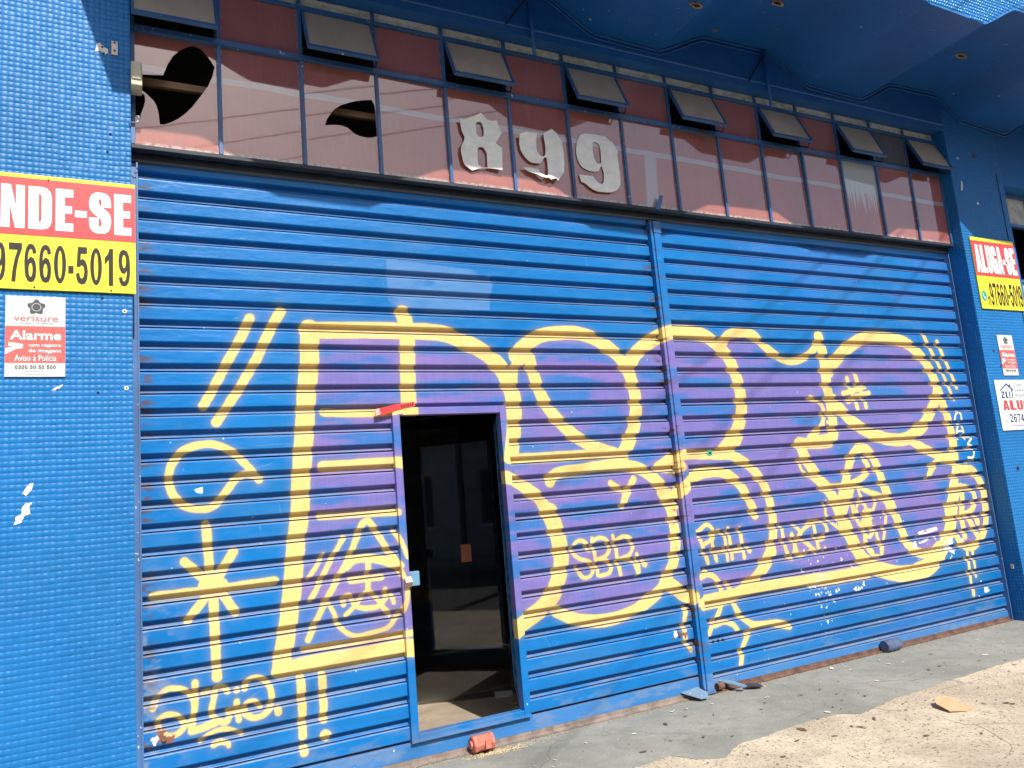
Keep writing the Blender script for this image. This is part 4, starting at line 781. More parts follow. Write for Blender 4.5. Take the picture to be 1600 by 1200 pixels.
# ------------------------------------------------------------------ window band
wb = thing('window_band', (4.67, YW, ZB), 'long steel window band of red painted panes above the shutters, some broken', 'window')
for i in range(16):
    x = WX0+i*WDX; x = max(x, XL+.012); x = min(x, XR-.012)
    part('mullion', MB().box(x-.011, x+.011, YW-.022, YW+.02, ZB+.014, ZT-.018).box(x-.012, x+.012, YW-.018, YW+.03, ZT+.018, ZU-.012).box(x-.012, x+.012, YW-.016, YW+.03, ZU+.012, ZTOP), M_STEEL, wb, bevel=.002)
for z, h, yf in ((ZT, .017, -.030), (ZU, .0115, -.024), (ZB, .0125, -.024)):
    part('transom', MB().box(XL+.001, XR-.001, YW+yf, YW+.032, z-h, z+h), M_LINTEL if z == ZB else M_STEEL, wb, bevel=.003)
def glass_material(name, base, drip=False, grey=False, spec=1.0):
    m, nt, bs = mat(name); p = position(nt); oi = N(nt, 'ShaderNodeObjectInfo'); uv = N(nt, 'ShaderNodeUVMap').outputs[0]
    n = noise(nt, p, 2.5, 5, .65); n2 = noise(nt, p, 30, 4, .7); nv = noise(nt, p, 9, 4, .6, (5.0, 1, .6))
    c = mix(nt, ramp(nt, n, .25, .75), [k*.86 for k in base], [k*1.12 for k in base])
    c = mix(nt, math_(nt, 'MULTIPLY', oi.outputs['Random'], .25), c, [base[0]*.75, base[1]*.8, base[2]*.85])
    c = mix(nt, math_(nt, 'MULTIPLY', ramp(nt, nv, .5, .75), .20), c, (0.34, 0.24, 0.22))
    sx = N(nt, 'ShaderNodeSeparateXYZ'); L(nt, p, sx.inputs[0])
    if not grey:
        # pale level band across the panes at batten height, and a short upright one
        zz = math_(nt, 'ADD', sx.outputs[2], math_(nt, 'MULTIPLY', math_(nt, 'SUBTRACT', noise(nt, p, 4, 2), .5), .022))
        zz = math_(nt, 'ADD', zz, math_(nt, 'MULTIPLY', sx.outputs[0], .010))
        band = math_(nt, 'SUBTRACT', 1.0, ramp(nt, math_(nt, 'ABSOLUTE', math_(nt, 'SUBTRACT', zz, 3.992)), .016, .023))
        xx = math_(nt, 'ADD', sx.outputs[0], math_(nt, 'MULTIPLY', math_(nt, 'SUBTRACT', sx.outputs[2], 3.7), -.06)); upright_band = math_(nt, 'SUBTRACT', 1.0, ramp(nt, math_(nt, 'ABSOLUTE', math_(nt, 'SUBTRACT', xx, 4.668)), .045, .062))
        upright_band = math_(nt, 'MULTIPLY', upright_band, math_(nt, 'LESS_THAN', sx.outputs[2], 3.96))
        c = mix(nt, math_(nt, 'MULTIPLY', math_(nt, 'MAXIMUM', band, upright_band), .66), c, (0.40, 0.43, 0.48))
    # putty smeared along the bottom edge
    su = N(nt, 'ShaderNodeSeparateXYZ'); L(nt, uv, su.inputs[0])
    e = math_(nt, 'MULTIPLY', math_(nt, 'SUBTRACT', 1.0, ramp(nt, su.outputs[1], .012, .05)), ramp(nt, n2, .38, .58)); c = mix(nt, e, c, (0.50, 0.44, 0.38))
    ee = math_(nt, 'SUBTRACT', 1.0, ramp(nt, math_(nt, 'MINIMUM', su.outputs[0], math_(nt, 'SUBTRACT', 1.0, su.outputs[0])), .01, .03)); c = mix(nt, math_(nt, 'MULTIPLY', ee, math_(nt, 'MULTIPLY', ramp(nt, n2, .4, .6), .5)), c, (0.44, 0.36, 0.32))
    if drip:
        dn = noise(nt, uv, 1.0, 3, .7, (34, .35, 1)); d = ramp(nt, math_(nt, 'ADD', su.outputs[1], math_(nt, 'MULTIPLY', dn, 1.5)), 1.20, 1.27); c = mix(nt, d, c, (0.50, 0.51, 0.48))
    L(nt, c, bs.inputs['Base Color']); bs.inputs['Roughness'].default_value = .04; bs.inputs['Specular IOR Level'].default_value = spec
    bs.inputs['Coat Weight'].default_value = 0.0 if grey else 0.7; bs.inputs['Coat Roughness'].default_value = .01; bs.inputs['Coat IOR'].default_value = 1.6
    rr = math_(nt, 'ADD', math_(nt, 'MULTIPLY', ramp(nt, n2, .55, .8), .12), .03); L(nt, rr, bs.inputs['Roughness'])
    bump(nt, noise(nt, p, 1.7, 2), .05, .02, bs)
    return m
M_RED = glass_material('red_painted_glass', (0.36, 0.118, 0.090))
M_DRIP = glass_material('red_glass_with_white_drips', (0.42, 0.135, 0.10), drip=True)
M_GREYGLASS = glass_material('grey_grimy_glass', (0.10, 0.10, 0.105), grey=True, spec=.5)
M_DUST = glass_material('dust_caked_brown_glass', (0.46, 0.36, 0.27), grey=True, spec=.30)
M_TOP = plain('cream_smeared_glass', (0.66, 0.64, 0.49), .5, .4, 14, bmp=.2)
def pane_mesh(w, h, outer=None, holes=()):
    if outer is None:
        mb = MB().box(-w/2, w/2, -.002, .002, 0, h); me = mb.mesh('pane')
    else: me = plate('pane', outer, holes, -.002, .004)
    while me.uv_layers: me.uv_layers.remove(me.uv_layers[0])
    ul = me.uv_layers.new(name='UVMap')
    for lp in me.loops: c = me.vertices[lp.vertex_index].co; ul.data[lp.index].uv = ((c.x+w/2)/w, c.z/h)
    return me
LW, LH = WDX-.022, ZT-ZB-.030; LZ = ZB+.0135
lower = pane_mesh(LW, LH)
def loc_pts(pts, i): cx = WX0+(i+.5)*WDX; return [(x-cx, z-LZ) for x, z in pts]
rect = [(-LW/2,0),(LW/2,0),(LW/2,LH),(-LW/2,LH)]
HOLE0 = [(1.321,3.95),(1.345,4.02),(1.373,4.077),(1.415,4.125),(1.45,4.15),(1.483,4.164),(1.526,4.148),(1.565,4.10),(1.594,4.053),(1.58,3.99),(1.555,3.925),(1.502,3.837),(1.47,3.785),(1.433,3.738),(1.395,3.70),(1.358,3.673),(1.325,3.655),(1.301,3.651),(1.294,3.724),(1.285,3.76),(1.271,3.787),(1.239,3.819),(1.22,3.835),(1.200,3.842),(1.195,3.932)]
HOLE0B = [(1.180,3.835),(1.205,3.828),(1.227,3.812),(1.229,3.78),(1.223,3.75),(1.212,3.712),(1.194,3.679),(1.180,3.69)]
HOLE2 = [(2.216,3.789),(2.23,3.83),(2.249,3.862),(2.28,3.905),(2.322,3.938),(2.37,3.962),(2.415,3.981),(2.47,3.996),(2.519,4.007),(2.535,3.975),(2.540,3.93),(2.541,3.765),(2.51,3.752),(2.473,3.747),(2.435,3.75),(2.403,3.76),(2.38,3.775),(2.355,3.795),(2.32,3.803),(2.286,3.802),(2.25,3.796)]
for i in range(15):
    me = lower
    if i == 0: me = pane_mesh(LW, LH, rect, [loc_pts(HOLE0, 0), loc_pts(HOLE0B, 0)])
    if i == 2: me = pane_mesh(LW, LH, rect, [loc_pts(HOLE2, 2)])
    if i == 12: me = lower.copy(); me.name = 'pane_with_drips'
    me.materials.clear()
    o = reg(link('pane', me, M_DRIP if i == 12 else M_RED, wb, loc=(WX0+(i+.5)*WDX, YW, LZ)))
    o.rotation_euler = (random.gauss(0, .007), 0, random.gauss(0, .006))
    if i in (0, 2): o['label'] = 'red pane with a curved hole broken out of it'
    if i == 12: o['label'] = 'red pane streaked with white drips'
UH = ZU-ZT-.032; upper = pane_mesh(LW, UH); tops = pane_mesh(LW, ZTOP-ZU-.014)
for i in range(1, 15, 2):
    me = upper if i != 13 else upper.copy(); me.materials.clear()
    o = reg(link('pane', me, M_GREYGLASS if i == 13 else M_RED, wb, loc=(WX0+(i+.5)*WDX, YW, ZT+.0175))); o.rotation_euler = (random.gauss(0, .007), 0, random.gauss(0, .006))
for i in range(15):
    tops_o = reg(link('top_pane', tops, M_TOP, wb, loc=(WX0+(i+.5)*WDX, YW, ZU+.012)))
    if random.random() < .75:
        x = WX0+(i+.1)*WDX; w = random.uniform(.18, .34); pts = [(x+w*k/9, ZTOP-.028+random.uniform(-.016, .010)) for k in range(10)]
        part('paint_smear', plate('paint_smear', pts+[(x+w, ZTOP-.006), (x, ZTOP-.006)], [], YW-.0055, .002), bpy.data.materials['bare_white_plaster'], tops_o)
# top hung sashes, pushed open at the bottom
ang = math.atan2(.14, .33)
def sash_mb(w, h):
    b = .012; mb = MB(); mb.box(-w/2, w/2, -.012, .012, -b*1.6, 0).box(-w/2, w/2, -.012, .012, -h, -h+b*1.6).box(-w/2, -w/2+b, -.012, .012, -h+b*1.6, -b*1.6).box(w/2-b, w/2, -.012, .012, -h+b*1.6, -b*1.6); return mb
SWd, SHt = WDX-.030, .352
sash_me = sash_mb(SWd, SHt).mesh('sash'); spane_me = pane_mesh(SWd-.026, SHt-.040); sarm = MB().tube([(SWd/2-.012, .0, -SHt+.03), (SWd/2-.012, .055, -SHt-.005), (SWd/2-.012, .105, -SHt+.07)], .005, 6).mesh('stay_arm')
for i in range(0, 15, 2):
    o = reg(link('open_sash', sash_me, M_STEEL, wb, loc=(WX0+(i+.5)*WDX, YW-.012, ZU-.012)))
    a = ang+random.gauss(0, .012)
    p_ = bpy.data.objects.new('pane', spane_me); COL.objects.link(p_); p_.parent = o; p_.location = (0, 0, -SHt+.020)
    if not spane_me.materials: spane_me.materials.append(M_DUST)
    q_ = bpy.data.objects.new('stay_arm', sarm); COL.objects.link(q_); q_.parent = o
    if not sarm.materials: sarm.materials.append(M_HOLE)
    o.rotation_euler = (-a, 0, 0)

# house number 899, cut from thin sheet and peeling off the panes
M_NUM = plain('weathered_white_sheet', (0.88, 0.87, 0.82), .55, .10, 14)
def digit(name, outer, holes, label, lift):
    me = plate(name, outer, holes, YW-.012, .004)
    co = np.empty(len(me.vertices)*3); me.vertices.foreach_get('co', co); co = co.reshape(-1, 3)
    lift(co); me.vertices.foreach_set('co', co.ravel()); me.update()
    return single(name, me, M_NUM, label, 'number', 'white house number digits')
def lift8(c): c[:,1] -= .010+.030*np.clip((c[:,2]-3.96)/.06, 0, 1)+.022*np.clip((3.68-c[:,2])/.06, 0, 1)*np.clip((c[:,0]-3.2)/.2, 0, 1)+.012*np.clip((3.16-c[:,0])/.06, 0, 1)
def lift9(c): c[:,1] -= .010+.030*np.clip((c[:,2]-3.90)/.05, 0, 1)*np.clip((3.74-c[:,0])/.1, 0, 1)+.020*np.clip((3.69-c[:,2])/.06, 0, 1)
def lift9b(c): c[:,1] -= .004+.010*np.clip((c[:,0]-4.27)/.1, 0, 1)+.008*np.clip((3.68-c[:,2])/.08, 0, 1)
digit('house_number_digit', D8, [D8H1, D8H2], 'white digit 8 peeling off the red panes, its corners jagged', lift8)
digit('house_number_digit', D9, [], 'white digit 9 with its top bar broken away, middle of the house number', lift9)
digit('house_number_digit', D9B, [D9BH], 'white digit 9 with a whole rounded top, last of the house number', lift9b)

# ------------------------------------------------------------------ signs
M_WHITE = plain('sign_white', (0.82, 0.82, 0.82), .4, .03); M_RED_S = plain('sign_red', (0.70, 0.055, 0.060), .4, .05); M_YEL = plain('sign_yellow', (0.80, 0.72, 0.030), .4, .03)
M_BLACK = plain('sign_black', (0.014, 0.010, 0.009), .65, .05); M_SILV = plain('brushed_silver_sticker', (0.58, 0.60, 0.60), .35, .12, 5); M_GREYP = plain('sign_grey_print', (0.06, 0.065, 0.075), .5, .05)
M_NAVY = plain('sign_navy', (0.02, 0.05, 0.16), .4, .05); M_GREEN = plain('sign_green', (0.02, 0.33, 0.25), .4, .05); M_REDF = plain('sign_red_faded', (0.72, 0.11, 0.10), .45, .06)
def flat(name, x0, x1, z0, z1, y, m, parent, th=.0008): return part(name, MB().box(x0, x1, y, y+th, z0, z1), m, parent)
# for sale sign
s1 = thing('for_sale_sign', (.70, YF, 2.64), 'red and yellow for sale board at the left edge, above the alarm plate', 'sign')
Y = YF-.012
part('board', MB().box(.20, 1.172, Y, YF-.002, 2.640, 3.227), M_YEL, s1, bevel=.002)
flat('red_panel', .2005, 1.1715, 2.912, 3.206, Y-.0012, M_RED_S, s1)
T0, T1 = 2.946, 3.166
print_chars('lettering', [('V',.388,.488,T0,T1),('E',.502,.578,T0,T1),('N',.589,.687,T0,T1),('D',.702,.801,T0,T1),('E',.817,.893,T0,T1),('-',.900,.953,3.024,3.059),('S',.962,1.061,T0,T1),('E',1.075,1.153,T0,T1)], Y-.0024, M_WHITE, s1)
P0, P1 = 2.676, 2.870
print_chars('phone_number', [('9',.560,.612,P0,P1),('7',.624,.678,P0,P1),('6',.688,.738,P0,P1),('6',.749,.800,P0,P1),('0',.811,.863,P0,P1),('-',.872,.895,2.730,2.769),('5',.905,.957,P0,P1),('0',.967,1.019,P0,P1),('1',1.031,1.071,P0,P1),('9',1.093,1.146,P0,P1)], Y-.0014, M_BLACK, s1)
print_chars('area_code', [('1',.50,.520,2.70,2.79),('1',.525,.545,2.70,2.79)], Y-.0014, M_BLACK, s1)
for x, z in ((.785,3.205),(.73,2.652),(1.06,2.652),(.30,3.205)): part('nail', MB().tube([(x, Y-.004, z), (x, Y+.003, z)], .004, 8), M_HOLE, s1)
# to let sign
s2 = thing('to_let_sign', (8.62, YF, 2.85), 'red and yellow to let board on the right pier beside the window', 'sign')
part('board', MB().box(8.287, 8.972, Y, YF-.002, 2.850, 3.555), M_YEL, s2, bevel=.002)
flat('red_panel', 8.2875, 8.9715, 3.172, 3.520, Y-.0012, M_RED_S, s2)
print_chars('lettering', chars_in('ALUGA-SE', 8.315, 8.952, 3.205, 3.482, .10, {'-': .5, 'A': 1.05}), Y-.0024, M_WHITE, s2)
print_chars('phone_number', chars_in('97660-5019', 8.445, 8.962, 2.885, 3.105, .16), Y-.0014, M_BLACK, s2)
print_chars('area_code', [('1',8.395,8.412,2.885,2.985),('1',8.418,8.436,2.885,2.985)], Y-.0014, M_BLACK, s2)
part('phone_badge', plate('phone_badge', ell(8.345, 2.975, .040, .050, 24), [], Y-.0014, .0008), M_GREEN, s2)
part('handset_icon', plate('handset_icon', [(8.325,3.0),(8.333,3.005),(8.340,2.99),(8.336,2.98),(8.346,2.962),(8.354,2.960),(8.364,2.966),(8.366,2.956),(8.358,2.945),(8.344,2.948),(8.331,2.966)], [], Y-.0026, .0008), M_WHITE, s2)
# alarm plates
def alarm(x0, x1, z0, z1, label, faded):
    w, h = x1-x0, z1-z0; y = YF-.006
    t = thing('alarm_sign', ((x0+x1)/2, YF, z0), label, 'sign', 'silver and red alarm plates')
    X = lambda a: x0+a*w
    Z = lambda b: z1-b*h
    rd = M_REDF
    part('plate', MB().box(x0, x1, y, YF-.0015, z0, z1), M_SILV, t, bevel=.0015)
    flat('red_panel', X(.004), X(.996), Z(.827), Z(.375), y-.0012, rd, t)
    if not faded: star = None
    pts = []
    for k in range(60):
        a = math.pi/2+2*math.pi*k/60; r = .118*(1+.17*math.cos(5*(a-math.pi/2))); pts.append((X(.51)+math.cos(a)*r*w*1.14, Z(.135)+math.sin(a)*r*w*1.14))
    part('flower_logo', plate('flower_logo', pts, [], y-.0014, .0008), M_GREYP, t)
    part('logo_ring', plate('logo_ring', ell(X(.51), Z(.137), .080*w, .080*w, 26), [ell(X(.51), Z(.137), .071*w, .071*w, 26)], y-.0026, .0008), M_SILV, t)
    print_text('brand_lettering', 'verisure', X(.135), X(.875), Z(.315), Z(.238), y-.0008, rd, t, .006)
    print_text('small_print', 'SMART ALARMS', X(.24), X(.78), Z(.345), Z(.330), y-.0008, M_GREYP, t)
    print_text('lettering', 'Alarme', X(.08), X(.93), Z(.545), Z(.428), y-.0018, M_WHITE, t, .022)
    print_text('lettering', 'com registro', X(.39), X(.93), Z(.640), Z(.590), y-.0018, M_WHITE, t, .012)
    print_text('lettering', 'de imagens', X(.39), X(.93), Z(.712), Z(.655), y-.0018, M_WHITE, t, .012)
    print_text('lettering', 'Aviso \u00e0 Pol\u00edcia', X(.16), X(.85), Z(.805), Z(.730), y-.0018, M_WHITE, t)
    part('camera_icon', plate('camera_icon', [(X(.07),Z(.575)),(X(.30),Z(.60)),(X(.29),Z(.652)),(X(.20),Z(.655)),(X(.01),Z(.725)),(X(.01),Z(.650)),(X(.14),Z(.638)),(X(.055),Z(.62))], [], y-.0026, .0008), M_WHITE, t)
    print_chars('phone_number', chars_in('0300 50 50 500', X(.17), X(.84), Z(.905), Z(.858), .22), y-.0012, M_GREYP, t)
    for z_, a, b in ((.928, .32, .66), (.967, .35, .66)): flat('small_print', X(a), X(b), Z(z_+.006), Z(z_), y-.0006, M_SILV if faded else plain('faint_print', (.3,.3,.31), .6), t)
    if not faded: part('scratch', plate('scratch', [(X(.62),Z(.945)),(X(.7),Z(.93)),(X(.74),Z(.905)),(X(.80),Z(.93)),(X(.85),Z(.925)),(X(.83),Z(.97)),(X(.66),Z(.972))], [], y-.0010, .0006), M_WHITE, t)
    return t
alarm(.613, .861, 2.212, 2.607, 'silver and red alarm plate on the left pier under the for sale board', False)
alarm(8.438, 8.676, 2.212, 2.601, 'silver and red alarm plate on the right pier, between two boards', True)
# agency board
s3 = thing('agency_sign', (8.68, YF, 1.70), 'white agency board with a house logo, lowest on the right pier', 'sign')
y = YF-.008
part('board', MB().box(8.269, 9.02, y, YF-.002, 1.700, 2.170), M_WHITE, s3, bevel=.006)
part('house_logo', plate('house_logo', [(8.317,2.070),(8.330,2.064),(8.436,2.122),(8.500,2.083),(8.500,2.0),(8.516,2.0),(8.516,2.074),(8.530,2.066),(8.536,2.078),(8.500,2.103),(8.500,2.128),(8.480,2.128),(8.480,2.115),(8.438,2.140)], [], y-.0014, .0008), M_NAVY, s3)
print_chars('logo_lettering', [('Z',8.334,8.388,1.998,2.062),('L',8.402,8.445,1.998,2.062),('I',8.458,8.474,1.998,2.062)], y-.0014, M_NAVY, s3)
print_text('lettering', 'Zona', 8.552, 8.678, 2.108, 2.140, y-.0008, M_NAVY, s3, .004)
print_text('lettering', 'Leste', 8.552, 8.700, 2.058, 2.090, y-.0008, M_NAVY, s3, .004)
print_text('lettering', 'Im\u00f3veis', 8.552, 8.760, 2.006, 2.046, y-.0008, M_NAVY, s3, .004)
print_chars('lettering', chars_in('ALUGA', 8.332, 8.860, 1.886, 1.978, .13), y-.0014, M_RED_S, s3)
print_chars('phone_number', chars_in('2674', 8.405, 8.625, 1.772, 1.850, .16), y-.0014, M_NAVY, s3)
part('phone_badge', plate('phone_badge', ell(8.352, 1.785, .013, .017, 14), [], y-.0014, .0008), plain('badge_olive', (.35,.40,.20), .5), s3)
flat('red_rule', 8.40, 8.95, 1.868, 1.8705, y-.0012, M_REDF, s3); flat('red_rule', 8.41, 8.92, 1.735, 1.743, y-.0012, M_REDF, s3)

# ------------------------------------------------------------------ small things on the front
M_BEIGE = plain('aged_beige_plastic', (0.50, 0.46, 0.33), .5, .08)
t = thing('alarm_sensor', (1.185, YF, 3.765), 'small beige sensor box beside the broken left pane', 'sensor')
part('housing', MB().box(1.157, 1.211, YF-.055, YF+.06, 3.768, 3.903), M_BEIGE, t, bevel=.005); part('cover', MB().box(1.163, 1.205, YF-.062, YF-.0552, 3.80, 3.897), M_BEIGE, t, bevel=.003)
t = thing('switch_plate', (1.08, YF, 3.95), 'narrow white plate with two screws, high on the left pier', 'plate')
part('plate', MB().box(1.066, 1.096, YF-.006, YF-.0005, 3.950, 4.028), plain('dirty_white_plastic', (.66,.63,.56), .5), t, bevel=.002)
for z in (3.972, 4.018): part('screw', MB().tube([(1.081, YF-.009, z), (1.081, YF-.004, z)], .006, 8), M_RUST, t)
t = thing('outlet_cover', (8.19, -0.093, 0.471), 'tiny white cover plate low on the shaded side of the right pier', 'plate')
part('cover', MB().box(8.191, 8.1985, -0.105, -0.081, 0.471, 0.511), M_BEIGE, t, bevel=.001)
for k in (0, 1): part('screw', MB().tube([(8.1895, -0.093, 0.483+.016*k), (8.192, -0.093, 0.483+.016*k)], .003, 6), M_HOLE, t)
single('wire_hook', MB().tube([(1.146, YF+.0, 3.575), (1.155, YF-.02, 3.57), (1.175, YF-.035, 3.565), (1.19, YF-.04, 3.572), (1.20, YF-.04, 3.588), (1.192, YF-.04, 3.60), (1.18, YF-.04, 3.598)], .0028, 6), plain('galvanised_wire', (.5,.5,.5), .4, metallic=.6), 'thin curled wire hook at the left edge below the sensor box', 'hook', smooth=True)
for x, lab in ((3.665, 'blue pipe stub with diagonal brace hanging under the canopy above the numbers'), (5.89, 'blue pipe stub with diagonal brace hanging under the canopy right of the numbers')):
    t = thing('pipe_bracket', (x, -.26, 4.45), lab, 'bracket', 'pipe brackets under the canopy')
    part('pipe', MB().tube([(x, -.2, zprof(x)-.01), (x, -.2, 4.475)], .013, 10), M_BEAM, t, smooth=True)
    part('brace', MB().tube([(x-.005, -.2, zprof(x)-.06), (x-.20, -.19, 4.665)], .006, 6), M_HOLE, t)
single('angle_bracket', MB().add([(4.655,-.09,3.497),(4.695,-.09,3.490),(4.732,-.10,3.600),(4.708,-.10,3.606),(4.655,-.082,3.497),(4.695,-.082,3.490),(4.732,-.092,3.600),(4.708,-.092,3.606)], [(0,1,2,3),(7,6,5,4),(0,4,5,1),(1,5,6,2),(2,6,7,3),(3,7,4,0)]), M_STEEL, 'bent blue steel tab standing on the lintel above the post', 'bracket')
tp = thing('tape_strip', (2.56, FY, 2.0), 'torn red and white tape stuck across the top left corner of the wicket', 'tape')
tm = MB(); tl = [(2.437,2.043,2.000),(2.50,2.055,2.012),(2.56,2.068,2.030),(2.62,2.076,2.046),(2.688,2.084,2.058)]
tm.add([(x, FY-.004-.003*math.sin(k*1.3), a) for k, (x, a, b) in enumerate(tl)]+[(x, FY-.003, b) for x, a, b in tl], [(k, 5+k, 6+k, k+1) for k in range(4)])
part('strip', tm, M_RED_S, tp)
for k in range(6): part('printed_mark', MB().box(2.60+k*.014, 2.606+k*.014, FY-.0095, FY-.0090, 2.052+k*.002, 2.066+k*.0025), M_BLACK, tp)
part('torn_end', MB().add([(2.437,FY-.006,2.04),(2.462,FY-.008,2.048),(2.468,FY-.007,2.012),(2.442,FY-.005,2.003)], [(0,3,2,1)]), plain('tape_pale_back', (.72,.45,.38), .5), tp)
t = thing('green_sticker', (4.962, -.002, 1.652), 'tiny green square sticker on the yellow paint right of the post', 'sticker')
part('paper', MB().box(4.937, 4.987, -.004, -.001, 1.652, 1.684), plain('sticker_green', (.02,.42,.26), .5), t); part('printed_mark', MB().box(4.951, 4.973, -.0052, -.0046, 1.660, 1.676), M_HOLE, t)
def lock(x, r, ln, m, label, nut):
    t = thing('floor_lock', (x, -.06, G), label, 'lock', 'floor locks at the foot of the shutters')
    prof = [(-.5,.82),(-.46,1.0),(-.30,1.0),(-.28,.90),(.34,.90),(.36,1.0),(.48,1.0),(.5,.7)] if nut else [(-.5,.93),(-.47,1.0),(.47,1.0),(.5,.93)]
    pts = [(x+ln*a, -.055, G+r*1.08) for a, b in prof]; part('barrel', MB().tube(pts, [r*b for a, b in prof], 10 if nut else 20), m, t)
    part('bracket', MB().box(x-ln*.42, x+ln*.42, -.05, -.004, G+.002, G+r*1.3), M_RUST, t, bevel=.003)
    if nut: part('end_bolt', MB().tube([(x-ln*.5-.012, -.055, G+r*1.08), (x-ln*.5, -.055, G+r*1.08)], r*.45, 8), m, t); part('keyway', MB().box(x+.0, x+.035, -.055-r-.003, -.05-r, G+r*.6, G+r*1.5), m, t)
lock(2.955, .050, .13, plain('flaking_red_paint', (.55,.16,.11), .55, .3, 30, bmp=.5), 'red painted floor lock below the wicket door', True)
lock(6.52, .045, .165, plain('chipped_navy_paint', (.07,.10,.19), .5, .45, 24, bmp=.4), 'navy cylindrical floor lock below the right shutter', False)
M_PALE = blue_paint('pale_worn_blue_steel', (0.15, 0.24, 0.34), .45, .2, .3, .35)
single('latch_plate', MB().add([(4.45,-.006,.075),(4.60,-.006,.085),(4.615,-.085,.060),(4.585,-.125,.042),(4.53,-.12,.040),(4.45,-.006,.069),(4.60,-.006,.079),(4.615,-.085,.054),(4.585,-.125,.036),(4.53,-.12,.034)], [(0,4,3,2,1),(5,6,7,8,9),(0,5,9,4),(4,9,8,3),(3,8,7,2),(2,7,6,1),(1,6,5,0)]), M_PALE, 'bent pale blue steel flap sticking out left of the post foot', 'latch', bevel=.002)
t = thing('locking_lever', (4.83, -.05, G), 'flat blue lever with rusty barrel right of the post foot', 'lever')
part('barrel', MB().tube([(4.748,-.03,.062),(4.80,-.03,.062)], .024, 12), M_RUST, t); part('blade', MB().add([(4.79,.0,.092),(4.85,.0,.094),(4.925,-.13,.058),(4.885,-.14,.056),(4.79,.0,.085),(4.85,.0,.087),(4.925,-.13,.051),(4.885,-.14,.049)], [(0,3,2,1),(4,5,6,7),(0,4,7,3),(3,7,6,2),(2,6,5,1),(1,5,4,0)]), M_PALE, t)
# glass door inside, standing ajar, with an orange slip drawn as a reflection and a patch fitting
m, nt, bs = mat('door_glass'); bs.inputs['Base Color'].default_value = (0.55, 0.58, 0.57, 1); bs.inputs['Roughness'].default_value = .02; bs.inputs['Transmission Weight'].default_value = 1.0; bs.inputs['IOR'].default_value = 1.5
pz = position(nt); bump(nt, noise(nt, pz, 2.0, 2), .02, .02, bs); M_GLASS = m
gd = thing('glass_door', (3.2, 1.15, G), 'frameless glass door standing ajar inside the dark wicket opening', 'door')
dx, dy = .921, -.390
def gp(u, v, z): return (2.31+u*dx-v*dy, 1.52+u*dy+v*dx, z)
def gbox(u0, u1, v0, v1, z0, z1): return MB().add([gp(u0,v0,z0),gp(u1,v0,z0),gp(u1,v1,z0),gp(u0,v1,z0),gp(u0,v0,z1),gp(u1,v0,z1),gp(u1,v1,z1),gp(u0,v1,z1)], [(0,3,2,1),(4,5,6,7),(0,1,5,4),(1,2,6,5),(2,3,7,6),(3,0,4,7)])
part('glass', gbox(.1, 1.46, 0, .01, G+.025, 2.3), M_GLASS, gd); part('patch_fitting', gbox(1.33, 1.46, -.008, .018, G+.012, G+.05), plain('brushed_steel', (.5,.5,.48), .35, metallic=.7), gd)
part('side_glass', gbox(1.475, 2.3, .0, .01, G+.03, 2.3), M_GLASS, gd)
part('orange_reflection', gbox(1.16, 1.235, -.004, -.001, 1.02, 1.15), plain('orange_reflection', (.55,.17,.08), .6), gd)  # orange slip painted in for a reflection in the glass
# interior pieces that show as dim shapes behind the glass
t = thing('plasterboard_sheet', (4.6, 4.4, G), 'tall grey sheet leaning in the dark room behind the wicket', 'sheet')
part('sheet', MB().box(4.0, 4.85, 4.4, 4.43, G+.02, 2.4), plain('grey_sheet', (.30,.30,.31), .8), t)

# litter
M_CARD = plain('brown_cardboard', (0.50, 0.33, 0.19), .8, .12, 12)
cm = MB(); cp = [(5.37,-1.30,.030),(5.40,-1.20,.045),(5.47,-1.15,.062),(5.56,-1.17,.055),(5.60,-1.22,.030),(5.545,-1.235,.030),(5.56,-1.33,.022),(5.46,-1.345,.024)]
cm.add([(x,y,z) for x,y,z in cp]+[(x,y,z-.005) for x,y,z in cp], [tuple(range(7,-1,-1))[::-1], tuple(range(15,7,-1))]+[(i, 8+i, 8+(i+1)%8, (i+1)%8) for i in range(8)])
single('cardboard_scrap', cm, M_CARD, 'torn brown cardboard scrap on the sunlit pavement', 'litter')
lm = MB(); lp = [(4.93,-.10),(4.965,-.065),(5.02,-.07),(5.055,-.12),(5.035,-.165),(4.98,-.15)]; lm.add([(x,y,G+.018+.012*((i*3)%4)/3) for i,(x,y) in enumerate(lp)]+[(x,y,G+.012+.012*((i*3)%4)/3) for i,(x,y) in enumerate(lp)], [tuple(range(6)), tuple(range(11,5,-1))]+[(i,6+i,6+(i+1)%6,(i+1)%6) for i in range(6)])
single('rubber_scrap', lm, plain('black_rubber', (.035,.035,.04), .6), 'dark crumpled scrap on the apron right of the post foot', 'litter')
M_CHIP = plain('pale_debris', (0.62, 0.56, 0.46), .8, .2, 30); M_BROWN = plain('dry_leaf', (0.13, 0.085, 0.055), .85, .3, 30)
def flake(x, y_, s_, z, n, asp, a0):
    out = []
    for i in range(n):
        t_ = 2*math.pi*i/n; q = s_*random.uniform(.55, 1.1); u, v = q*math.cos(t_), q*asp*math.sin(t_); out.append((x+u*math.cos(a0)-v*math.sin(a0), y_+u*math.sin(a0)+v*math.cos(a0)))
    tilt = random.uniform(-.25, .25); h = random.uniform(.0008, .0016)
    vs = [(a, b, z+.0012+max(0, .004+tilt*(a-x))) for a, b in out]; n_ = len(vs)
    return MB().add(vs+[(a, b, c+h) for a, b, c in vs], [tuple(range(n_-1, -1, -1)), tuple(range(n_, 2*n_))]+[(k, (k+1)%n_, n_+(k+1)%n_, n_+k) for k in range(n_)])
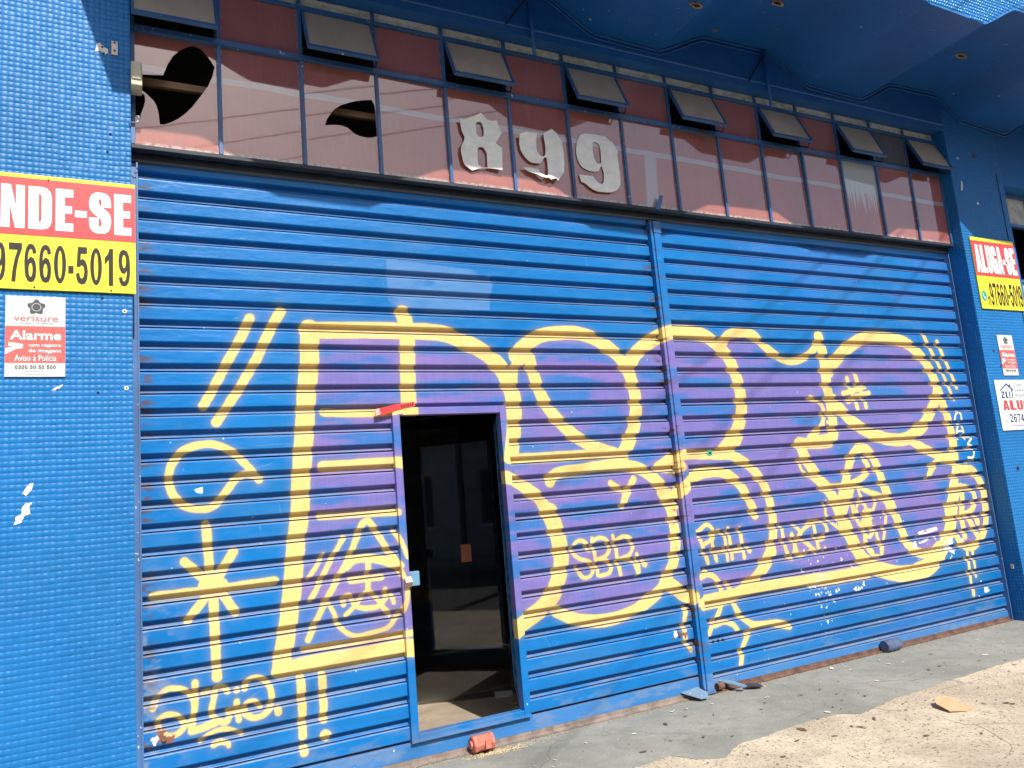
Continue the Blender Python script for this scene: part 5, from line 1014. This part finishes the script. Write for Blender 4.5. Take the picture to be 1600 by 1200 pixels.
for x, y_, s_, lab in ((5.777,-.109,.030,'pale flake close to the rusty foot of the right shutter, left of the navy lock'), (6.141,-.308,.024,'pale flake on the apron just in front of the navy floor lock'), (6.80,-.628,.026,'pale flake at the far right end of the apron'), (4.891,-.84,.024,'pale flake where the apron meets the tan pavement'), (5.68,-.569,.020,'pale flake alone in the middle of the apron')):
    single('paint_flake', flake(x, y_, s_, G, 7, .45, random.random()*3), M_CHIP, lab, 'debris', 'pale flakes on the apron')
for x, y_, s_, lab in ((4.047,-.353,.030,'brown leaf scrap on the apron below the post foot'), (3.639,-.674,.026,'brown leaf scrap on the apron towards the red lock'), (4.546,-.96,.040,'largest brown leaf scrap at the edge of the tan pavement'), (5.757,-1.398,.030,'brown leaf scrap beyond the cardboard'), (4.983,-1.096,.026,'brown leaf scrap left of the cardboard')):
    single('dry_leaf', flake(x, y_, s_, G if y_ > -.86 else G-.004, 8, .45, random.random()*3), M_BROWN, lab, 'leaf', 'dry leaf scraps on the ground')
ll = MB(); lc = MB(); r = np.random.default_rng(19)
for _ in range(150):
    x, y_ = r.uniform(3.6, 7.4), -abs(r.normal(.95, .35)); f_ = flake(x, y_, .006+.018*r.random()**2, G if y_ > -.86 else G-.004, 6, .4, r.random()*3); ll.add(f_.v, f_.f)
for _ in range(60):
    x, y_ = r.uniform(2.8, 8.0), -.05-abs(r.normal(0, .5)); f_ = flake(x, y_, .005+.012*r.random()**2, G if y_ > -.86 else G-.004, 6, .6, r.random()*3); lc.add(f_.v, f_.f)
link('leaf_litter', ll.mesh('leaf_litter'), M_BROWN, kind='stuff', label='crumbled dry leaf scattered over the pavement', cat='leaf litter')
link('crumbled_plaster', lc.mesh('crumbled_plaster'), M_CHIP, kind='stuff', label='crumbled plaster scattered over the apron', cat='debris')
gm = MB(); r = np.random.default_rng(9)
for _ in range(2600):
    x = r.uniform(2.2, 8.1); y_ = -abs(r.normal(0, .035))-.036 if r.random() < .35 else r.uniform(-2.0, -.03); s = .0025*(3.2**r.random()); zz = G if y_ > -.86 else G-.004
    a = r.random()*6; gm.add([(x+s*math.cos(a+k*1.57)*(1+.6*r.random()), y_+s*math.sin(a+k*1.57), zz) for k in range(4)]+[(x, y_, zz+s*.9)], [(0,1,4),(1,2,4),(2,3,4),(3,0,4)])
link('grit', gm.mesh('grit'), plain('grit_stone', (.22,.18,.13), .9, .6, 80), kind='stuff', label='loose grit and dust on the concrete', cat='grit')
sm = MB()
for _ in range(260):
    x, y_ = 3.02+r.normal(0, .10), -.115+r.normal(0, .022); a = r.normal(.2, .5); l = .012*(.5+r.random()); sm.tube([(x, y_, G+.002), (x+l*math.cos(a), y_+l*math.sin(a), G+.004+.003*r.random())], .0012, 3)
link('wood_shavings', sm.mesh('wood_shavings'), plain('straw_shavings', (.55,.42,.24), .8), kind='stuff', label='straw coloured shavings on the apron by the red lock', cat='shavings')
gr = MB()
for k in range(7):
    x = 5.175+k*.006; gr.tube([(x, YW-.03, ZT+.01), (x+.01+.008*k, YW-.06, ZT-.05), (x+.03+.012*k, YW-.065, ZT-.14-.012*(k%3))], [.003,.0022,.0008], 4)
single('dry_weed', gr, plain('dry_weed_green', (.13,.14,.05), .8), 'dry weed tuft hanging from the window transom right of the numbers', 'weed')

# ------------------------------------------------------------------ across the street: houses, a pole and service cables, seen in the panes and as faint shadows
def house(x0, x1, h, col, label, rows):
    t = thing('town_house', ((x0+x1)/2, -14.3, 0), label, 'building', 'houses across the road')
    m = plain('render_%s' % label.split()[0], col, .85, .1, 1.5)
    part('wall', MB().box(x0, x1, -22, -14.3, 0, h), m, t); part('parapet', MB().box(x0-.05, x1+.05, -22.05, -14.22, h-.35, h+.15), bpy.data.materials['sign_white'], t)
    part('ledge', MB().box(x0, x1, -14.29, -14.05, 3.3, 3.5), bpy.data.materials['sign_white'], t)
    n = max(2, int((x1-x0)/2.4))
    for r_ in range(rows):
        for k in range(n):
            cx = x0+(k+.5)*(x1-x0)/n; z0 = .9+3.2*r_; w = part('window', MB().box(cx-.65, cx+.65, -14.31, -14.24, z0, z0+1.5), bpy.data.materials['sign_grey_print'], t); part('sill', MB().box(cx-.75, cx+.75, -14.29, -14.15, z0-.1, z0-.001), bpy.data.materials['sign_white'], w)
house(-22, -12.2, 6.8, (.50,.47,.42), 'beige two storey house across the road, far to the left', 2)
house(-12, -3.2, 3.9, (.55,.55,.52), 'pale single storey house across the road left of the shop', 1)
house(-3, 6.6, 7.0, (.45,.43,.42), 'grey two storey house across the road facing the shutters', 2)
house(6.8, 16.5, 6.9, (.58,.50,.40), 'ochre two storey house across the road facing the right pier', 2)
house(16.7, 27, 4.0, (.50,.50,.52), 'bluish single storey house across the road far to the right', 1)
t = thing('utility_pole', (1.0, -11.6, 0), 'concrete utility pole with a crossarm across the road', 'pole')
M_CONC = plain('pole_concrete', (.34,.33,.31), .85); part('shaft', MB().tube([(1.0,-11.6,0),(1.0,-11.6,9.2)], [.16,.10], 12), M_CONC, t); part('crossarm', MB().box(-.2, 2.2, -11.66, -11.54, 8.3, 8.42), M_CONC, t)
M_CABLE = plain('black_cable', (.02,.02,.02), .6)
def cable(a, b, sag, r_, label):
    pts = [(a[0]+(b[0]-a[0])*k/24, a[1]+(b[1]-a[1])*k/24, a[2]+(b[2]-a[2])*k/24-sag*4*(k/24)*(1-k/24)) for k in range(25)]
    single('service_cable', MB().tube(pts, r_, 6), M_CABLE, label, 'cable', 'overhead cables', smooth=True)
for k, (sl, lab) in enumerate(((.622,'lowest'),(.706,'middle'),(.813,'highest'))):
    # a level cable from the right end of the building out over the road; its shadow climbs the right shutter
    h = 6.85; tE = math.tan(SUN_EL); Yb = 9.5; zs = h-Yb*tE; cable((12.0, -.2, h), (12.0-(6.6-zs)/sl, -Yb, h), 0.0, .007, '%s black service cable running from the building out over the road' % lab)
for k, (dy_, z) in enumerate(((-11.6, 8.45), (-11.3, 8.45), (-11.6, 7.4))):
    cable((-40, dy_+.3*k, z+.3), (45, dy_+.2*k, z-.2), .5, .012, '%s black cable strung along the far side of the road' % ('thin', 'slack', 'low')[k])
